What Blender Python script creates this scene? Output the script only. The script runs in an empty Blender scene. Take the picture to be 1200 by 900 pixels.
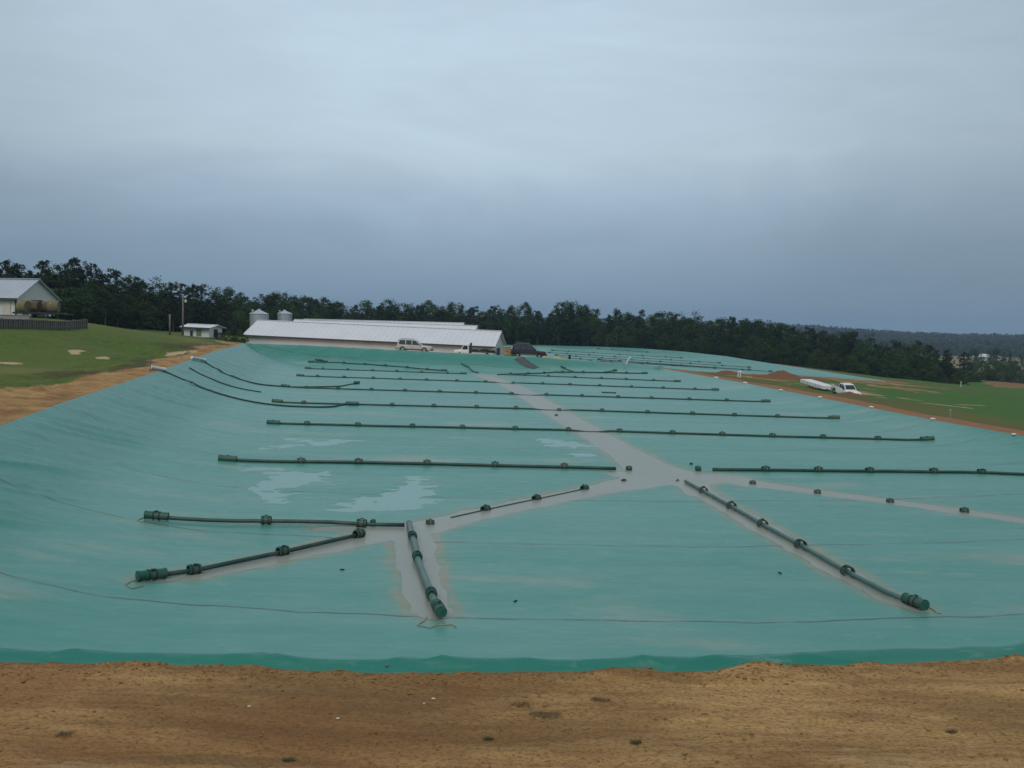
import bpy, bmesh, math, random
import numpy as np
from mathutils import Vector, Matrix, noise as mn
random.seed(7); rng = np.random.RandomState(7)
PI = math.pi; R = math.radians
scene = bpy.context.scene
COL = scene.collection

# ------------------------------------------------------------------ camera maths (photo survey: 1200x900)
F = 1128.0; PITCH = math.atan(71/F); ROLL = math.atan(0.024)
fw = Vector((0, math.cos(PITCH), -math.sin(PITCH)))
r0 = Vector((1, 0, 0)); u0 = Vector((0, math.sin(PITCH), math.cos(PITCH)))
up = u0*math.cos(ROLL) - r0*math.sin(ROLL); rt = r0*math.cos(ROLL) + u0*math.sin(ROLL)
def ray(px, py): return fw + rt*((px-600)/F) + up*((450-py)/F)
def P(px, py, d):                       # surveyed point at ground distance d
    v = ray(px, py); return v*(d/v.y)
def PZ(px, py, z):                      # surveyed point on level z
    v = ray(px, py); return v*(z/v.z)

# ------------------------------------------------------------------ numpy noise
def _h(ix, iy, s):
    n = (ix*374761393 + iy*668265263 + s*1442695041) & 0xffffffff
    n = ((n ^ (n >> 13))*1274126177) & 0xffffffff
    return ((n ^ (n >> 16)) & 0xffff)/65535.0
def vn(x, y, s=0):
    x = np.asarray(x, float); y = np.asarray(y, float)
    ix = np.floor(x).astype(np.int64); iy = np.floor(y).astype(np.int64)
    fx = x-ix; fy = y-iy; fx = fx*fx*(3-2*fx); fy = fy*fy*(3-2*fy)
    a = _h(ix, iy, s); b = _h(ix+1, iy, s); c = _h(ix, iy+1, s); d = _h(ix+1, iy+1, s)
    return (a+(b-a)*fx)*(1-fy)+(c+(d-c)*fx)*fy
def fbm(x, y, o=4, s=0):
    t = 0; a = .5
    for k in range(o): t = t+a*vn(x*2**k+17*k, y*2**k-9*k, s+k); a *= .5
    return t/(1-.5**o)*1.0
def sstep(a, b, x):
    t = np.clip((x-a)/(b-a), 0, 1); return t*t*(3-2*t)

# ------------------------------------------------------------------ tagging
def tag(o, label=None, cat=None, group=None, kind=None):
    if label: o['label'] = label
    if cat: o['category'] = cat
    if group: o['group'] = group
    if kind: o['kind'] = kind
    return o
def thing(name, label, cat, loc=(0, 0, 0), rz=0, group=None, rot=None):
    o = bpy.data.objects.new(name, None); COL.objects.link(o); o.empty_display_size = .3
    o.location = loc; o.rotation_euler = rot if rot else (0, 0, rz)
    return tag(o, label, cat, group)
def link(name, me, mat=None, parent=None):
    o = bpy.data.objects.new(name, me); COL.objects.link(o)
    if mat is not None and not me.materials: me.materials.append(mat)
    if parent: o.parent = parent
    return o
def copy_tree(o, parent=None):
    c = o.copy(); COL.objects.link(c)
    if parent: c.parent = parent
    for ch in list(o.children): copy_tree(ch, c)
    return c

# ------------------------------------------------------------------ mesh builder
class MB:
    def __init__(s): s.v = []; s.f = []
    def add(s, vs, fs):
        n = len(s.v); s.v += [tuple(v) for v in vs]; s.f += [tuple(i+n for i in f) for f in fs]; return s
    def box(s, c, d, m=None):
        x, y, z = c; a, b, e = d[0]/2, d[1]/2, d[2]/2
        vs = [Vector((x+i*a, y+j*b, z+k*e)) for k in (-1, 1) for j in (-1, 1) for i in (-1, 1)]
        if m: vs = [m @ v for v in vs]
        return s.add(vs, [(0, 2, 3, 1), (4, 5, 7, 6), (0, 1, 5, 4), (2, 6, 7, 3), (0, 4, 6, 2), (1, 3, 7, 5)])
    def bbox(s, c, d, r=.02, m=None):       # bevelled box
        bm = bmesh.new(); bmesh.ops.create_cube(bm, size=1)
        for v in bm.verts: v.co = Vector((v.co.x*d[0], v.co.y*d[1], v.co.z*d[2]))
        bmesh.ops.bevel(bm, geom=bm.edges[:], offset=r, segments=2, affect='EDGES', profile=.5)
        vs = [v.co+Vector(c) for v in bm.verts]
        if m: vs = [m @ v for v in vs]
        bm.verts.index_update(); fs = [[v.index for v in f.verts] for f in bm.faces]; bm.free()
        return s.add(vs, fs)
    def tube(s, pts, r, n=8, caps=True):
        pts = [Vector(p) for p in pts]; k = len(pts); rs = r if isinstance(r, (list, tuple)) else [r]*k
        vs = []; fs = []
        for i, p in enumerate(pts):
            t = (pts[min(i+1, k-1)]-pts[max(i-1, 0)]).normalized()
            a = Vector((0, 0, 1)) if abs(t.z) < .95 else Vector((1, 0, 0))
            x = t.cross(a).normalized(); y = x.cross(t).normalized()
            for j in range(n):
                an = 2*PI*j/n; vs.append(p+(x*math.cos(an)+y*math.sin(an))*rs[i])
        for i in range(k-1):
            for j in range(n):
                fs.append((i*n+j, i*n+(j+1) % n, (i+1)*n+(j+1) % n, (i+1)*n+j))
        if caps: fs.append(tuple(range(n))[::-1]); fs.append(tuple((k-1)*n+j for j in range(n)))
        return s.add(vs, fs)
    def lathe(s, prof, n=20, m=None, closed=False):   # profile of (r, z) about z
        vs = []; fs = []; k = len(prof)
        for r, z in prof:
            for j in range(n):
                a = 2*PI*j/n; v = Vector((r*math.cos(a), r*math.sin(a), z)); vs.append(m @ v if m else v)
        for i in range(k if closed else k-1):
            i2 = (i+1) % k
            for j in range(n):
                fs.append((i*n+j, i*n+(j+1) % n, i2*n+(j+1) % n, i2*n+j))
        return s.add(vs, fs)
    def prism(s, poly, y0, y1, yt=None):  # poly of (x, z) extruded along y
        n = len(poly)
        vs = [Vector((x, y0, z)) for x, z in poly]+[Vector((x, y1, z)) for x, z in poly]
        fs = [tuple(range(n)), tuple(range(2*n-1, n-1, -1))]
        for i in range(n): j = (i+1) % n; fs.append((i, i+n, j+n, j))
        return s.add(vs, fs)
    def mesh(s, name, mat=None, smooth=False, recalc=True):
        me = bpy.data.meshes.new(name); me.from_pydata([tuple(v) for v in s.v], [], s.f); me.update()
        if recalc:
            bm = bmesh.new(); bm.from_mesh(me); bmesh.ops.recalc_face_normals(bm, faces=bm.faces[:]); bm.to_mesh(me); bm.free()
        if mat: me.materials.append(mat)
        if smooth:
            me.polygons.foreach_set('use_smooth', [True]*len(me.polygons))
            if smooth != 'all': me.set_sharp_from_angle(angle=R(40))
        return me
    def build(s, name, mat, parent=None, smooth=False):
        return link(name, s.mesh(name, mat, smooth), None, parent)

def grid_mesh(name, X, Y, Z, mat, wrap=False, attrs=None, smooth=True):
    n, m = X.shape
    me = bpy.data.meshes.new(name)
    co = np.stack([X, Y, Z], -1).reshape(-1, 3).astype(np.float32)
    i, j = np.meshgrid(np.arange(n-1), np.arange(m if wrap else m-1), indexing='ij')
    j2 = (j+1) % m
    q = np.stack([i*m+j, i*m+j2, (i+1)*m+j2, (i+1)*m+j], -1).reshape(-1, 4).astype(np.int32)
    # orient upward
    a = co[q[len(q)//2]]; nz = np.cross(a[1]-a[0], a[2]-a[0])[2]
    if nz < 0: q = q[:, ::-1]
    me.vertices.add(len(co)); me.vertices.foreach_set('co', co.ravel())
    me.loops.add(q.size); me.loops.foreach_set('vertex_index', q.ravel())
    me.polygons.add(len(q)); me.polygons.foreach_set('loop_start', np.arange(0, q.size, 4, dtype=np.int32))
    me.polygons.foreach_set('loop_total', np.full(len(q), 4, dtype=np.int32))
    me.polygons.foreach_set('use_smooth', np.full(len(q), smooth))
    me.update(calc_edges=True); me.validate()
    for k, arr in (attrs or {}).items():
        at = me.attributes.new(k, 'FLOAT', 'POINT'); at.data.foreach_set('value', arr.ravel().astype(np.float32))
    me.materials.append(mat)
    return me

# ------------------------------------------------------------------ materials
class NT:
    def __init__(s, name):
        s.m = bpy.data.materials.new(name); s.m.use_nodes = True; s.n = s.m.node_tree.nodes; s.l = s.m.node_tree.links
        s.b = s.n['Principled BSDF']; s.out = s.n['Material Output']
    def new(s, t, **k):
        n = s.n.new(t)
        for a, b in k.items(): setattr(n, a, b)
        return n
    def link(s, a, b): s.l.new(a, b); return b
    def val(s, inp, v):
        if hasattr(v, 'is_linked') or isinstance(v, bpy.types.NodeSocket): s.l.new(v, inp)
        elif v is not None: inp.default_value = v
    def coord(s, sc=(1, 1, 1), rot=(0, 0, 0)):
        c = s.new('ShaderNodeTexCoord'); mp = s.new('ShaderNodeMapping'); s.link(c.outputs['Object'], mp.inputs[0])
        mp.inputs['Scale'].default_value = sc; mp.inputs['Rotation'].default_value = rot; return mp.outputs[0]
    def noise(s, scale, detail=6, rough=.6, vec=None, dist=0):
        n = s.new('ShaderNodeTexNoise'); n.inputs['Scale'].default_value = scale; n.inputs['Detail'].default_value = detail
        n.inputs['Roughness'].default_value = rough; n.inputs['Distortion'].default_value = dist
        if vec is None: vec = s.coord()
        s.link(vec, n.inputs['Vector']); return n.outputs[0]
    def ramp(s, fac, stops, interp='LINEAR'):
        n = s.new('ShaderNodeValToRGB'); n.color_ramp.interpolation = interp; e = n.color_ramp.elements
        while len(e) < len(stops): e.new(.5)
        for i, (p, c) in enumerate(stops):
            e[i].position = p; e[i].color = (c, c, c, 1) if isinstance(c, (int, float)) else (*c, 1)
        s.link(fac, n.inputs[0]); return n.outputs[0]
    def mix(s, fac, a, b, mode='MIX'):
        n = s.new('ShaderNodeMix', data_type='RGBA', blend_type=mode)
        s.val(n.inputs[0], fac)
        for inp, v in ((n.inputs[6], a), (n.inputs[7], b)):
            if isinstance(v, (tuple, list)): inp.default_value = (*v, 1) if len(v) == 3 else v
            else: s.link(v, inp)
        return n.outputs[2]
    def math(s, op, a, b=None, c=None):
        n = s.new('ShaderNodeMath', operation=op)
        for i, v in enumerate((a, b, c)):
            if v is not None: s.val(n.inputs[i], v)
        return n.outputs[0]
    def attr(s, name):
        n = s.new('ShaderNodeAttribute', attribute_name=name); return n.outputs['Fac']
    def bump(s, h, strength=.3, dist=.05, prev=None):
        n = s.new('ShaderNodeBump'); n.inputs['Strength'].default_value = strength; n.inputs['Distance'].default_value = dist
        s.link(h, n.inputs['Height'])
        if prev: s.link(prev, n.inputs['Normal'])
        s.link(n.outputs[0], s.b.inputs['Normal']); return n.outputs[0]
    def set(s, col=None, rough=None, spec=None, metal=None):
        if col is not None:
            if isinstance(col, (tuple, list)): s.b.inputs['Base Color'].default_value = (*col, 1)
            else: s.link(col, s.b.inputs['Base Color'])
        if rough is not None: s.val(s.b.inputs['Roughness'], rough)
        if spec is not None: s.b.inputs['Specular IOR Level'].default_value = spec
        if metal is not None: s.b.inputs['Metallic'].default_value = metal
        return s.m
def simple(name, col, rough=.6, var=.25, scale=4, spec=.5, metal=0, bump=0):
    t = NT(name); n = t.noise(scale, 5)
    c = t.mix(t.ramp(n, [(.3, 0.), (.7, 1.)]), tuple(x*(1-var) for x in col), tuple(min(1, x*(1+var*.5)) for x in col))
    if bump: t.bump(n, bump, .02)
    return t.set(c, rough, spec, metal)

ZW = -6.8        # level of the floating cover

# ------------------------------------------------------------------ survey of the first basin
near = [PZ(px, py, -4.95) for px, py in ((-330, 770), (-200, 771), (0, 776), (100, 777), (200, 779), (300, 783), (400, 788), (500, 789), (600, 788),
        (700, 787), (800, 787), (900, 784), (1000, 779), (1100, 775), (1200, 771), (1400, 765))]
PL0 = Vector((-16.2, near[0].y+.2, -4.9)); PR0 = Vector((33.2, near[-1].y+1.2, -5.3))
near = [p for p in near if p.x > PL0.x+.5]
back = [P(286, 402.5, 150), P(350, 404.5, 147), P(420, 408, 143), P(486, 412, 140.5), P(560, 416, 139), P(620, 419.5, 139.5), P(680, 424.5, 142), P(730, 428.5, 146), P(780, 432.5, 150)]
BL, BR = back[0], back[-1]
def on_line(A, B, px, py):       # crest point seen at a pixel on the vertical plane through A-B
    v = ray(px, py); t = (B-A).xy.normalized(); nx, ny = -t.y, t.x
    s = (A.x*nx+A.y*ny)/(v.x*nx+v.y*ny); return v*s
left = [on_line(PL0, BL, 0, 499), on_line(PL0, BL, 70, 473), on_line(PL0, BL, 143, 449), on_line(PL0, BL, 200, 430), on_line(PL0, BL, 250, 412)]
right = [on_line(BR, PR0, px, py) for px, py in ((830, 441.5), (873, 449), (917, 457.5), (961, 466), (1021, 478), (1093, 492), (1200, 511))]
poly = [PL0]+near+[PR0]+right[::-1]+back[::-1]+left[::-1]
kinds = ['n']*(len(near)+1)+['r']*(len(right)+1)+['b']*(len(back)-1)+['l']*(len(left)+1)
assert len(kinds) == len(poly), (len(kinds), len(poly))
PV = np.array([tuple(p) for p in poly])
WID = {'n': 6.0, 'r': 5.5, 'b': 8.0, 'l': 11.0}
def poly_info(x, y):
    """signed inside distance to crest, crest height there, cover height"""
    x = np.asarray(x, float); y = np.asarray(y, float)
    dmin = np.full(x.shape, 1e9); zc = np.zeros(x.shape); kd = np.zeros(x.shape, int)
    inside = np.zeros(x.shape, bool); cover = np.full(x.shape, -99.)
    n = len(PV)
    for i in range(n):
        A = PV[i]; B = PV[(i+1) % n]; ex, ey = B[0]-A[0], B[1]-A[1]; L2 = ex*ex+ey*ey
        t = np.clip(((x-A[0])*ex+(y-A[1])*ey)/L2, 0, 1)
        d = np.hypot(x-A[0]-t*ex, y-A[1]-t*ey); z = A[2]+t*(B[2]-A[2])
        m = d < dmin; dmin = np.where(m, d, dmin); zc = np.where(m, z, zc); kd = np.where(m, 'nrbl'.index(kinds[i]), kd)
        c = ((A[1] > y) != (B[1] > y)); xx = ex*(y-A[1])/(ey if abs(ey) > 1e-9 else 1e-9)+A[0]; inside ^= c & (x < xx)
        q = np.clip(1-d/WID[kinds[i]], 0, 1)**(2.1 if kinds[i] != 'b' else 1.5)
        h = ZW+np.maximum(z-ZW, 0)*q
        cover = np.maximum(cover, h)
    return np.where(inside, dmin, -dmin), zc, kd, cover

# channels of brown rain water lying on the cover (pixel, half width m)
def W(px, py): p = PZ(px, py, ZW); return (p.x, p.y)
CH = [ [(560, 438, .8), (600, 452, 1.0), (640, 476, 1.0), (690, 506, .9), (728, 528, .9), (762, 548, 1.2), (790, 559, 1.6)],
       [(575, 440.5, .6), (610, 439.5, .5)],
       [(735, 556, .8), (795, 561, 1.6), (850, 560, .9), (882, 567, .7), (958, 577, .5), (1043, 588, .45), (1130, 600, .42), (1230, 615, .4), (1340, 627, .12)],
       [(780, 560, 1.4), (700, 574, .70), (620, 590, .58), (560, 603, .56), (500, 617, .66), (440, 628, .66), (380, 642, .48), (300, 660, .36), (225, 676, .25), (165, 683, .10)],
       [(482, 622, .55), (486, 640, .48), (489, 665, .44), (496, 695, .40), (507, 716, .34), (513, 722, .2)],
       [(800, 560, .9), (822, 578, .48), (857, 597, .38), (893, 618, .36), (938, 644, .34), (993, 675, .32), (1040, 701, .22), (1075, 714, .1)],
       [(490, 619, .5), (430, 620, .28), (375, 620, .1)] ]
CH = [[(*W(a, b), w) for a, b, w in c] for c in CH]
PUD = [ [(325, 555, .25), (355, 558, .75), (330, 568, .95), (312, 572, .5)], [(318, 575, .25), (325, 584, .4)],
        [(490, 560, .1), (484, 572, .35), (470, 586, .8), (440, 592, .9), (400, 598, .35)], [(500, 588, .3), (470, 592, .6)],
        [(345, 515, .2), (375, 519, .7), (410, 516, .3)], [(300, 526, .2), (340, 522, .3)],
        [(645, 516, .4), (668, 522, .9)], [(682, 533, .4), (690, 534, .3)],
        [(275, 549, .2), (300, 551, .25), (325, 550, .15)], [(450, 438, .8), (500, 441, .6), (530, 440, .2)] ]
PUD = [[(*W(a, b), w) for a, b, w in c] for c in PUD]
def pl_dist(x, y, lines):
    s = np.full(np.shape(x), 99.)
    for c in lines:
        for (ax, ay, aw), (bx, by, bw) in zip(c[:-1], c[1:]):
            ex, ey = bx-ax, by-ay; t = np.clip(((x-ax)*ex+(y-ay)*ey)/(ex*ex+ey*ey+1e-9), 0, 1)
            d = np.hypot(x-ax-t*ex, y-ay-t*ey)-(aw+t*(bw-aw)); 
            k = .35; hh = np.clip(.5+.5*(s-d)/k, 0, 1); s = s*(1-hh)+d*hh-k*hh*(1-hh)
    return s
def water_sd(x, y):
    wob = (fbm(x*.9, y*.55, 3, 40)-.5)*.5
    a = pl_dist(x, y, CH)+wob*.5+(fbm(x*3, y*3, 3, 44)-.5)*.14
    b = pl_dist(x, y, PUD)+(fbm(x*1.6, y*2.6, 5, 50)-.5)*2.3-.16
    return a, b
def cover_h(x, y, fine=True):
    s, zc, kd, c = poly_info(x, y)
    a, b = water_sd(x, y)
    flat = sstep(.6, .05, (c-ZW))
    z = c+.030*flat
    z = z-.10*sstep(.30, -.30, a)*flat-.050*sstep(.22, -.25, b)*flat
    if fine:
        slope = sstep(.02, .9, (c-ZW))
        ac = y-.55*x+.02*x*x*0; ac2 = np.where(kd == 1, y+.8*x, y-.55*x)
        wrp = (fbm(x*.10, y*.06, 3, 58)-.5)*3
        w = fbm((ac2+wrp)*.26, x*.055+y*.012, 3, 60); ridge = (1-np.abs(2*w-1))**7
        w2 = fbm((ac2+wrp*.6)*1.1+9, x*.10+y*.02, 2, 63); r2 = (1-np.abs(2*w2-1))**8
        lead = sstep(0, 1.2, s)*slope
        z = z+lead*(ridge*.125+r2*.035*sstep(8, 2, s)+(fbm(x*.15, y*.12, 3, 64)-.5)*.22)
        z = z+np.where((kd == 2) & (s > 0), .50*sstep(0, .9, s)*sstep(4.0, 1.0, s), 0)
        z = z+flat*(fbm(x*.16, y*.22, 3, 66)-.5)*.012
        # bulging lip where the cover is anchored along the near bank
        nr = (kd == 0)
        j = .90+.35*fbm(x*.22, x*0+2.3, 3, 70)
        fold = (1-np.abs(2*fbm(x*.55+y*1.2, y*.3-x*.12, 2, 75)-1))**5*.05
        fold = fold+(1-np.abs(2*fbm(x*.9-(y-13)*1.6, y*.5+x*.1, 2, 78)-1))**6*.045
        lip = np.where(nr & (s > 0), (.235*j)*sstep(-.02, .30, s)*sstep(3.2, .5, s)+fold*sstep(0, .15, s)*sstep(1.5, .5, s), 0)
        z = z+lip
    return z

# ------------------------------------------------------------------ terrain controls
ctrl = [tuple(p) for p in poly]
def C(px, py, d): ctrl.append(tuple(P(px, py, d)))
for a in [(0, 393, 90), (102, 384, 112), (50, 389, 100), (-60, 398, 86), (0, 440, 64), (-100, 440, 50), (60, 425, 82), (0, 471, 50), (110, 432, 78), (120, 403, 105), (150, 387, 130), (200, 394, 150), (60, 373, 132),
          (0, 371, 130), (-100, 371, 130), (175, 419, 104), (215, 406, 122), (245, 396, 160), (232, 394, 165), (285, 402, 160), (100, 380, 190), (200, 388, 220), (30, 375, 200), (300, 404.5, 165), (440, 412.5, 158),
          (590, 421.5, 156), (600, 418.5, 145), (650, 421, 148), (400, 402, 260), (560, 405, 270), (600, 405, 285), (700, 406.5, 285), (800, 412.5, 262), (900, 425.5, 219), (1040, 447, 168),
          (740, 427.5, 156), (850, 437.5, 158), (900, 437, 165), (955, 450, 140), (1010, 449, 150), (1000, 460, 126), (970, 464, 118), (1060, 447, 175), (1100, 452, 190), (1200, 456, 230), (1060, 468, 110), (1140, 470, 120),
          (1150, 490, 84), (1200, 500, 74), (1280, 520, 60), (1250, 470, 140), (1300, 600, 40), (1060, 452, 260), (1150, 455, 280), (950, 440, 270), (850, 425, 290), (1280, 455, 300), (300, 385, 350), (0, 376, 300), (700, 400, 380), (1000, 430, 400)]: C(*a)
for p in [(0, 0, -1.75), (2.5, .5, -1.85), (-2.5, .5, -1.85), (0, -3, -1.8), (-3, 5, -3.6), (3, 5, -3.6), (0, 4.6, -3.5), (0, 7.6, -4.85), (-8, 8, -4.85), (8, 8, -4.85), (-4, 8, -4.85), (4, 8, -4.85), (-20, 7, -4.9), (20, 7, -5.2), (-8, -12, -3), (8, -12, -3), (-40, 0, -4), (40, 0, -6.5), (0, -60, -4), (-100, 0, 0), (100, 0, -12),
          (-200, 60, 3), (-250, 200, 2), (160, 100, -15), (200, 250, -22), (-200, 400, -2), (0, 450, -12), (200, 420, -26)]: ctrl.append(p)
CP = np.array(ctrl)
def _phi(d2): return np.sqrt(d2+9.0)
A_ = _phi((CP[:, None, 0]-CP[None, :, 0])**2+(CP[:, None, 1]-CP[None, :, 1])**2)
np.fill_diagonal(A_, A_.diagonal()-.6)
cm = CP[:, 2].mean(); wts = np.linalg.solve(A_, CP[:, 2]-cm)
def rbf(x, y):
    out = np.full(np.shape(x), cm)
    for (cx, cy, _), w in zip(CP, wts): out = out+w*_phi((x-cx)**2+(y-cy)**2)
    return out
cov2 = [P(640, 423, 153), P(690, 426, 155), P(740, 428.3, 158), P(800, 434, 158), P(850, 438.5, 160), P(905, 441, 163), P(970, 444, 165), P(1040, 447, 168), P(970, 436, 190), P(900, 425.5, 219), P(850, 417.5, 240), P(800, 412, 262), P(750, 408.3, 276), P(700, 406.3, 285),
        P(650, 405.2, 287), P(600, 404.8, 285), P(520, 404, 262), P(590, 415, 180)]
C2 = np.array([tuple(p) for p in cov2])
def in_poly(x, y, V):
    ins = np.zeros(np.shape(x), bool); dm = np.full(np.shape(x), 1e9)
    for i in range(len(V)):
        A = V[i]; B = V[(i+1) % len(V)]; ex, ey = B[0]-A[0], B[1]-A[1]
        t = np.clip(((x-A[0])*ex+(y-A[1])*ey)/(ex*ex+ey*ey), 0, 1); dm = np.minimum(dm, np.hypot(x-A[0]-t*ex, y-A[1]-t*ey))
        if abs(ey) > 1e-9:
            c = ((A[1] > y) != (B[1] > y)); ins ^= c & (x < ex*(y-A[1])/ey+A[0])
    return np.where(ins, dm, -dm)
def hills_h(x, y):
    r = np.hypot(x, y); an = np.degrees(np.arctan2(x, y))
    base = -26-6*fbm(x*.002, y*.002, 3, 80)
    # long wooded ridges far away
    k1 = np.exp(-((r-2300)/420)**2)*(27-sstep(15, 24, an)*15+14*(fbm(an*.12+5, r*.0006, 4, 81)-.5))
    k2 = np.exp(-((r-3500)/500)**2)*(33-sstep(14, 25, an)*19+16*(fbm(an*.09+50, r*.0004, 4, 83)-.5))
    return base+k1+k2
def T(x, y, detail=True):
    x = np.asarray(x, float); y = np.asarray(y, float)
    s, zc, kd, _ = poly_info(x, y); out = -s
    z = rbf(x, y)
    k = sstep(0, 6, out); z = zc*(1-k)+z*k
    r = np.hypot(x, y)
    f = sstep(420, 800, r)
    z = z*(1-f)+hills_h(x, y)*f
    if detail:
        g = sstep(.0, 3, out)*sstep(900, 300, r)
        z = z+g*(fbm(x*.12, y*.12, 4, 3)-.5)*.35*sstep(20, 60, r)
        fr = sstep(45, 18, r)*sstep(0, .12, out)
        z = z+fr*((fbm(x*.25, y*1.5, 4, 5)-.5)*.13+(fbm(x*2.2, y*3.2, 4, 6)-.5)*.075)
        # soil pushed against the sheet
        edge = sstep(0, .08, out)*sstep(.75, .12, out)*sstep(60, 20, r)
        z = z+edge*(.012+.13*np.clip(fbm(x*1.1, y*1.1, 4, 9)-.42, 0, 1)*2)
        trk = sstep(9, 6, out)*sstep(0, 1, out)*(kd == 3)
        z = z+trk*((fbm(x*.9-y*.12, y*.10, 4, 11)-.5)*.6+(fbm(x*1.6, y*1.3, 3, 12)-.5)*.2)*sstep(0, .6, out)
    # second basin: ground falls away below its sheet
    d2 = in_poly(x, y, C2); z = z-sstep(-.5, 1.5, d2)*1.2
    return z
def H(x, y):
    x = np.atleast_1d(np.asarray(x, float)); y = np.atleast_1d(np.asarray(y, float))
    s = poly_info(x, y)[0]
    return np.where(s > 0, cover_h(x, y), T(x, y))
def hit(px, py, lo=6., hi=600.):
    v = ray(px, py); v = v/v.y; d = np.exp(np.linspace(math.log(lo), math.log(hi), 1500))
    z = H(v.x*d, d); below = np.nonzero(v.z*d < z)[0]
    if len(below) == 0: return Vector((v.x*hi, hi, float(z[-1])))
    i = below[0]; a = d[max(i-1, 0)]; b = d[i]
    for _ in range(3):
        dd = np.linspace(a, b, 12); zz = H(v.x*dd, dd); w = np.nonzero(v.z*dd < zz)[0]; j = w[0] if len(w) else 11
        a, b = dd[max(j-1, 0)], dd[j]
    dm = (a+b)/2; return Vector((v.x*dm, dm, float(H(v.x*dm, dm)[0])))
def gz(x, y): return float(T(np.array([x]), np.array([y]))[0])
def hz(x, y): return float(H(x, y)[0])

# ------------------------------------------------------------------ ground
def ground_material():
    t = NT('ground_soil_and_grass')
    big = t.noise(.05, 5); mid = t.noise(.5, 8, .65); fine = t.noise(9, 8, .7)
    streak = t.noise(.8, 8, .65, t.coord((.10, 2.6, 1))); fs = t.noise(5, 8, .75, t.coord((.16, 1.7, 1)))
    soil = t.mix(t.ramp(streak, [(.3, 0.), (.7, 1.)]), (.250, .132, .045), (.52, .315, .118))
    soil = t.mix(t.ramp(fs, [(.35, 0.), (.75, 1.)]), soil, (.58, .385, .175))
    soil = t.mix(t.ramp(fine, [(.26, 1.), (.44, 0.)]), soil, (.12, .068, .032))
    redn = t.math('MULTIPLY', t.ramp(t.noise(.33, 4, .5), [(.50, 0.), (.66, 1.)]), .55)
    soil = t.mix(redn, soil, (.27, .118, .045))
    patch = t.ramp(t.noise(.42, 7, .62, t.coord((.45, 1.2, 1)), .6), [(.40, 1.), (.56, 0.)])
    soil = t.mix(t.math('MULTIPLY', patch, .50), soil, (.125, .062, .024))
    crumb = t.ramp(t.noise(22, 5, .75, t.coord((.7, 1.2, 1))), [(.38, 1.), (.52, 0.)])
    soil = t.mix(t.math('MULTIPLY', crumb, .62), soil, (.10, .055, .024))
    grit = t.ramp(t.noise(31, 4, .7), [(.66, 0.), (.74, 1.)]); soil = t.mix(t.math('MULTIPLY', grit, .5), soil, (.50, .38, .25))
    # tyre marks parallel to the bank
    sp = t.new('ShaderNodeSeparateXYZ'); t.link(t.coord(), sp.inputs[0])
    tw = t.math('ADD', sp.outputs[1], t.math('MULTIPLY', t.noise(.22, 3, .5), .9))
    for yc, wd_ in ((10.55, .13), (12.1, .12), (9.75, .15)):
        band = t.math('LESS_THAN', t.math('ABSOLUTE', t.math('SUBTRACT', tw, yc+.45)), wd_)
        lug = t.math('PINGPONG', t.math('MULTIPLY', t.math('ADD', sp.outputs[0], t.math('MULTIPLY', sp.outputs[1], .8)), 9.), .5)
        fad = t.ramp(t.noise(.5, 4, .6, t.coord((.6, .6, 1))), [(.45, 0.), (.62, .55)])
        soil = t.mix(t.math('MULTIPLY', t.math('MULTIPLY', band, fad), t.math('MULTIPLY_ADD', lug, .9, .45)), soil, (.13, .078, .038))
    red = t.mix(mid, (.20, .085, .038), (.33, .17, .085))
    pale = t.mix(fine, (.38, .29, .18), (.54, .43, .29))
    dirt = t.mix(t.attr('red'), soil, red)
    dirt = t.mix(t.ramp(t.math('ADD', t.attr('pale'), t.math('MULTIPLY', t.math('SUBTRACT', fs, .5), .9)), [(.35, 0.), (.75, 1.)]), dirt, pale)
    tuf = t.noise(1.7, 8, .75, t.coord((1, .6, 1)))
    g1 = t.mix(t.ramp(tuf, [(.36, 0.), (.64, 1.)]), (.042, .092, .012), (.110, .175, .026))
    g1 = t.mix(t.math('MULTIPLY', t.ramp(t.noise(.28, 7, .7), [(.50, 0.), (.66, 1.)]), .3), g1, (.15, .115, .045))
    g1 = t.mix(t.ramp(big, [(.42, 0.), (.62, 1.)]), g1, (.120, .148, .030))
    g1 = t.mix(t.ramp(fine, [(.3, 1.), (.5, 0.)]), g1, (.030, .045, .010))
    lush = t.mix(mid, (.042, .108, .018), (.070, .152, .028))
    g1 = t.mix(t.attr('lush'), g1, lush); g1 = t.mix(t.math('MULTIPLY', t.attr('olive'), t.ramp(mid, [(.3, .3), (.7, 1.)])), g1, (.125, .095, .034))
    dry = t.mix(mid, (.17, .13, .055), (.26, .21, .10)); g1 = t.mix(t.attr('dry'), g1, dry)
    df = t.ramp(t.math('ADD', t.attr('dirt'), t.math('MULTIPLY', t.math('SUBTRACT', t.noise(.9, 8, .7), .5), 1.1)), [(.40, 0.), (.60, 1.)])
    c = t.mix(df, g1, dirt)
    c = t.mix(t.math('MULTIPLY', t.attr('dark'), t.ramp(fs, [(.35, .2), (.6, .9)])), c, (.06, .038, .022))
    wood = t.mix(t.noise(.03, 8, .75), (.014, .026, .012), (.038, .058, .022))
    c = t.mix(t.attr('wood'), c, wood)
    b = t.bump(t.noise(3.5, 10, .72, t.coord((.45, 1.3, 1))), .5, .10); b = t.bump(fine, .7, .04, b); t.bump(t.noise(24, 6, .75), .6, .02, b)
    return t.set(c, .95, .2)
M = {}
M['ground'] = ground_material()
CEN = (-3., 72.)
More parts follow.
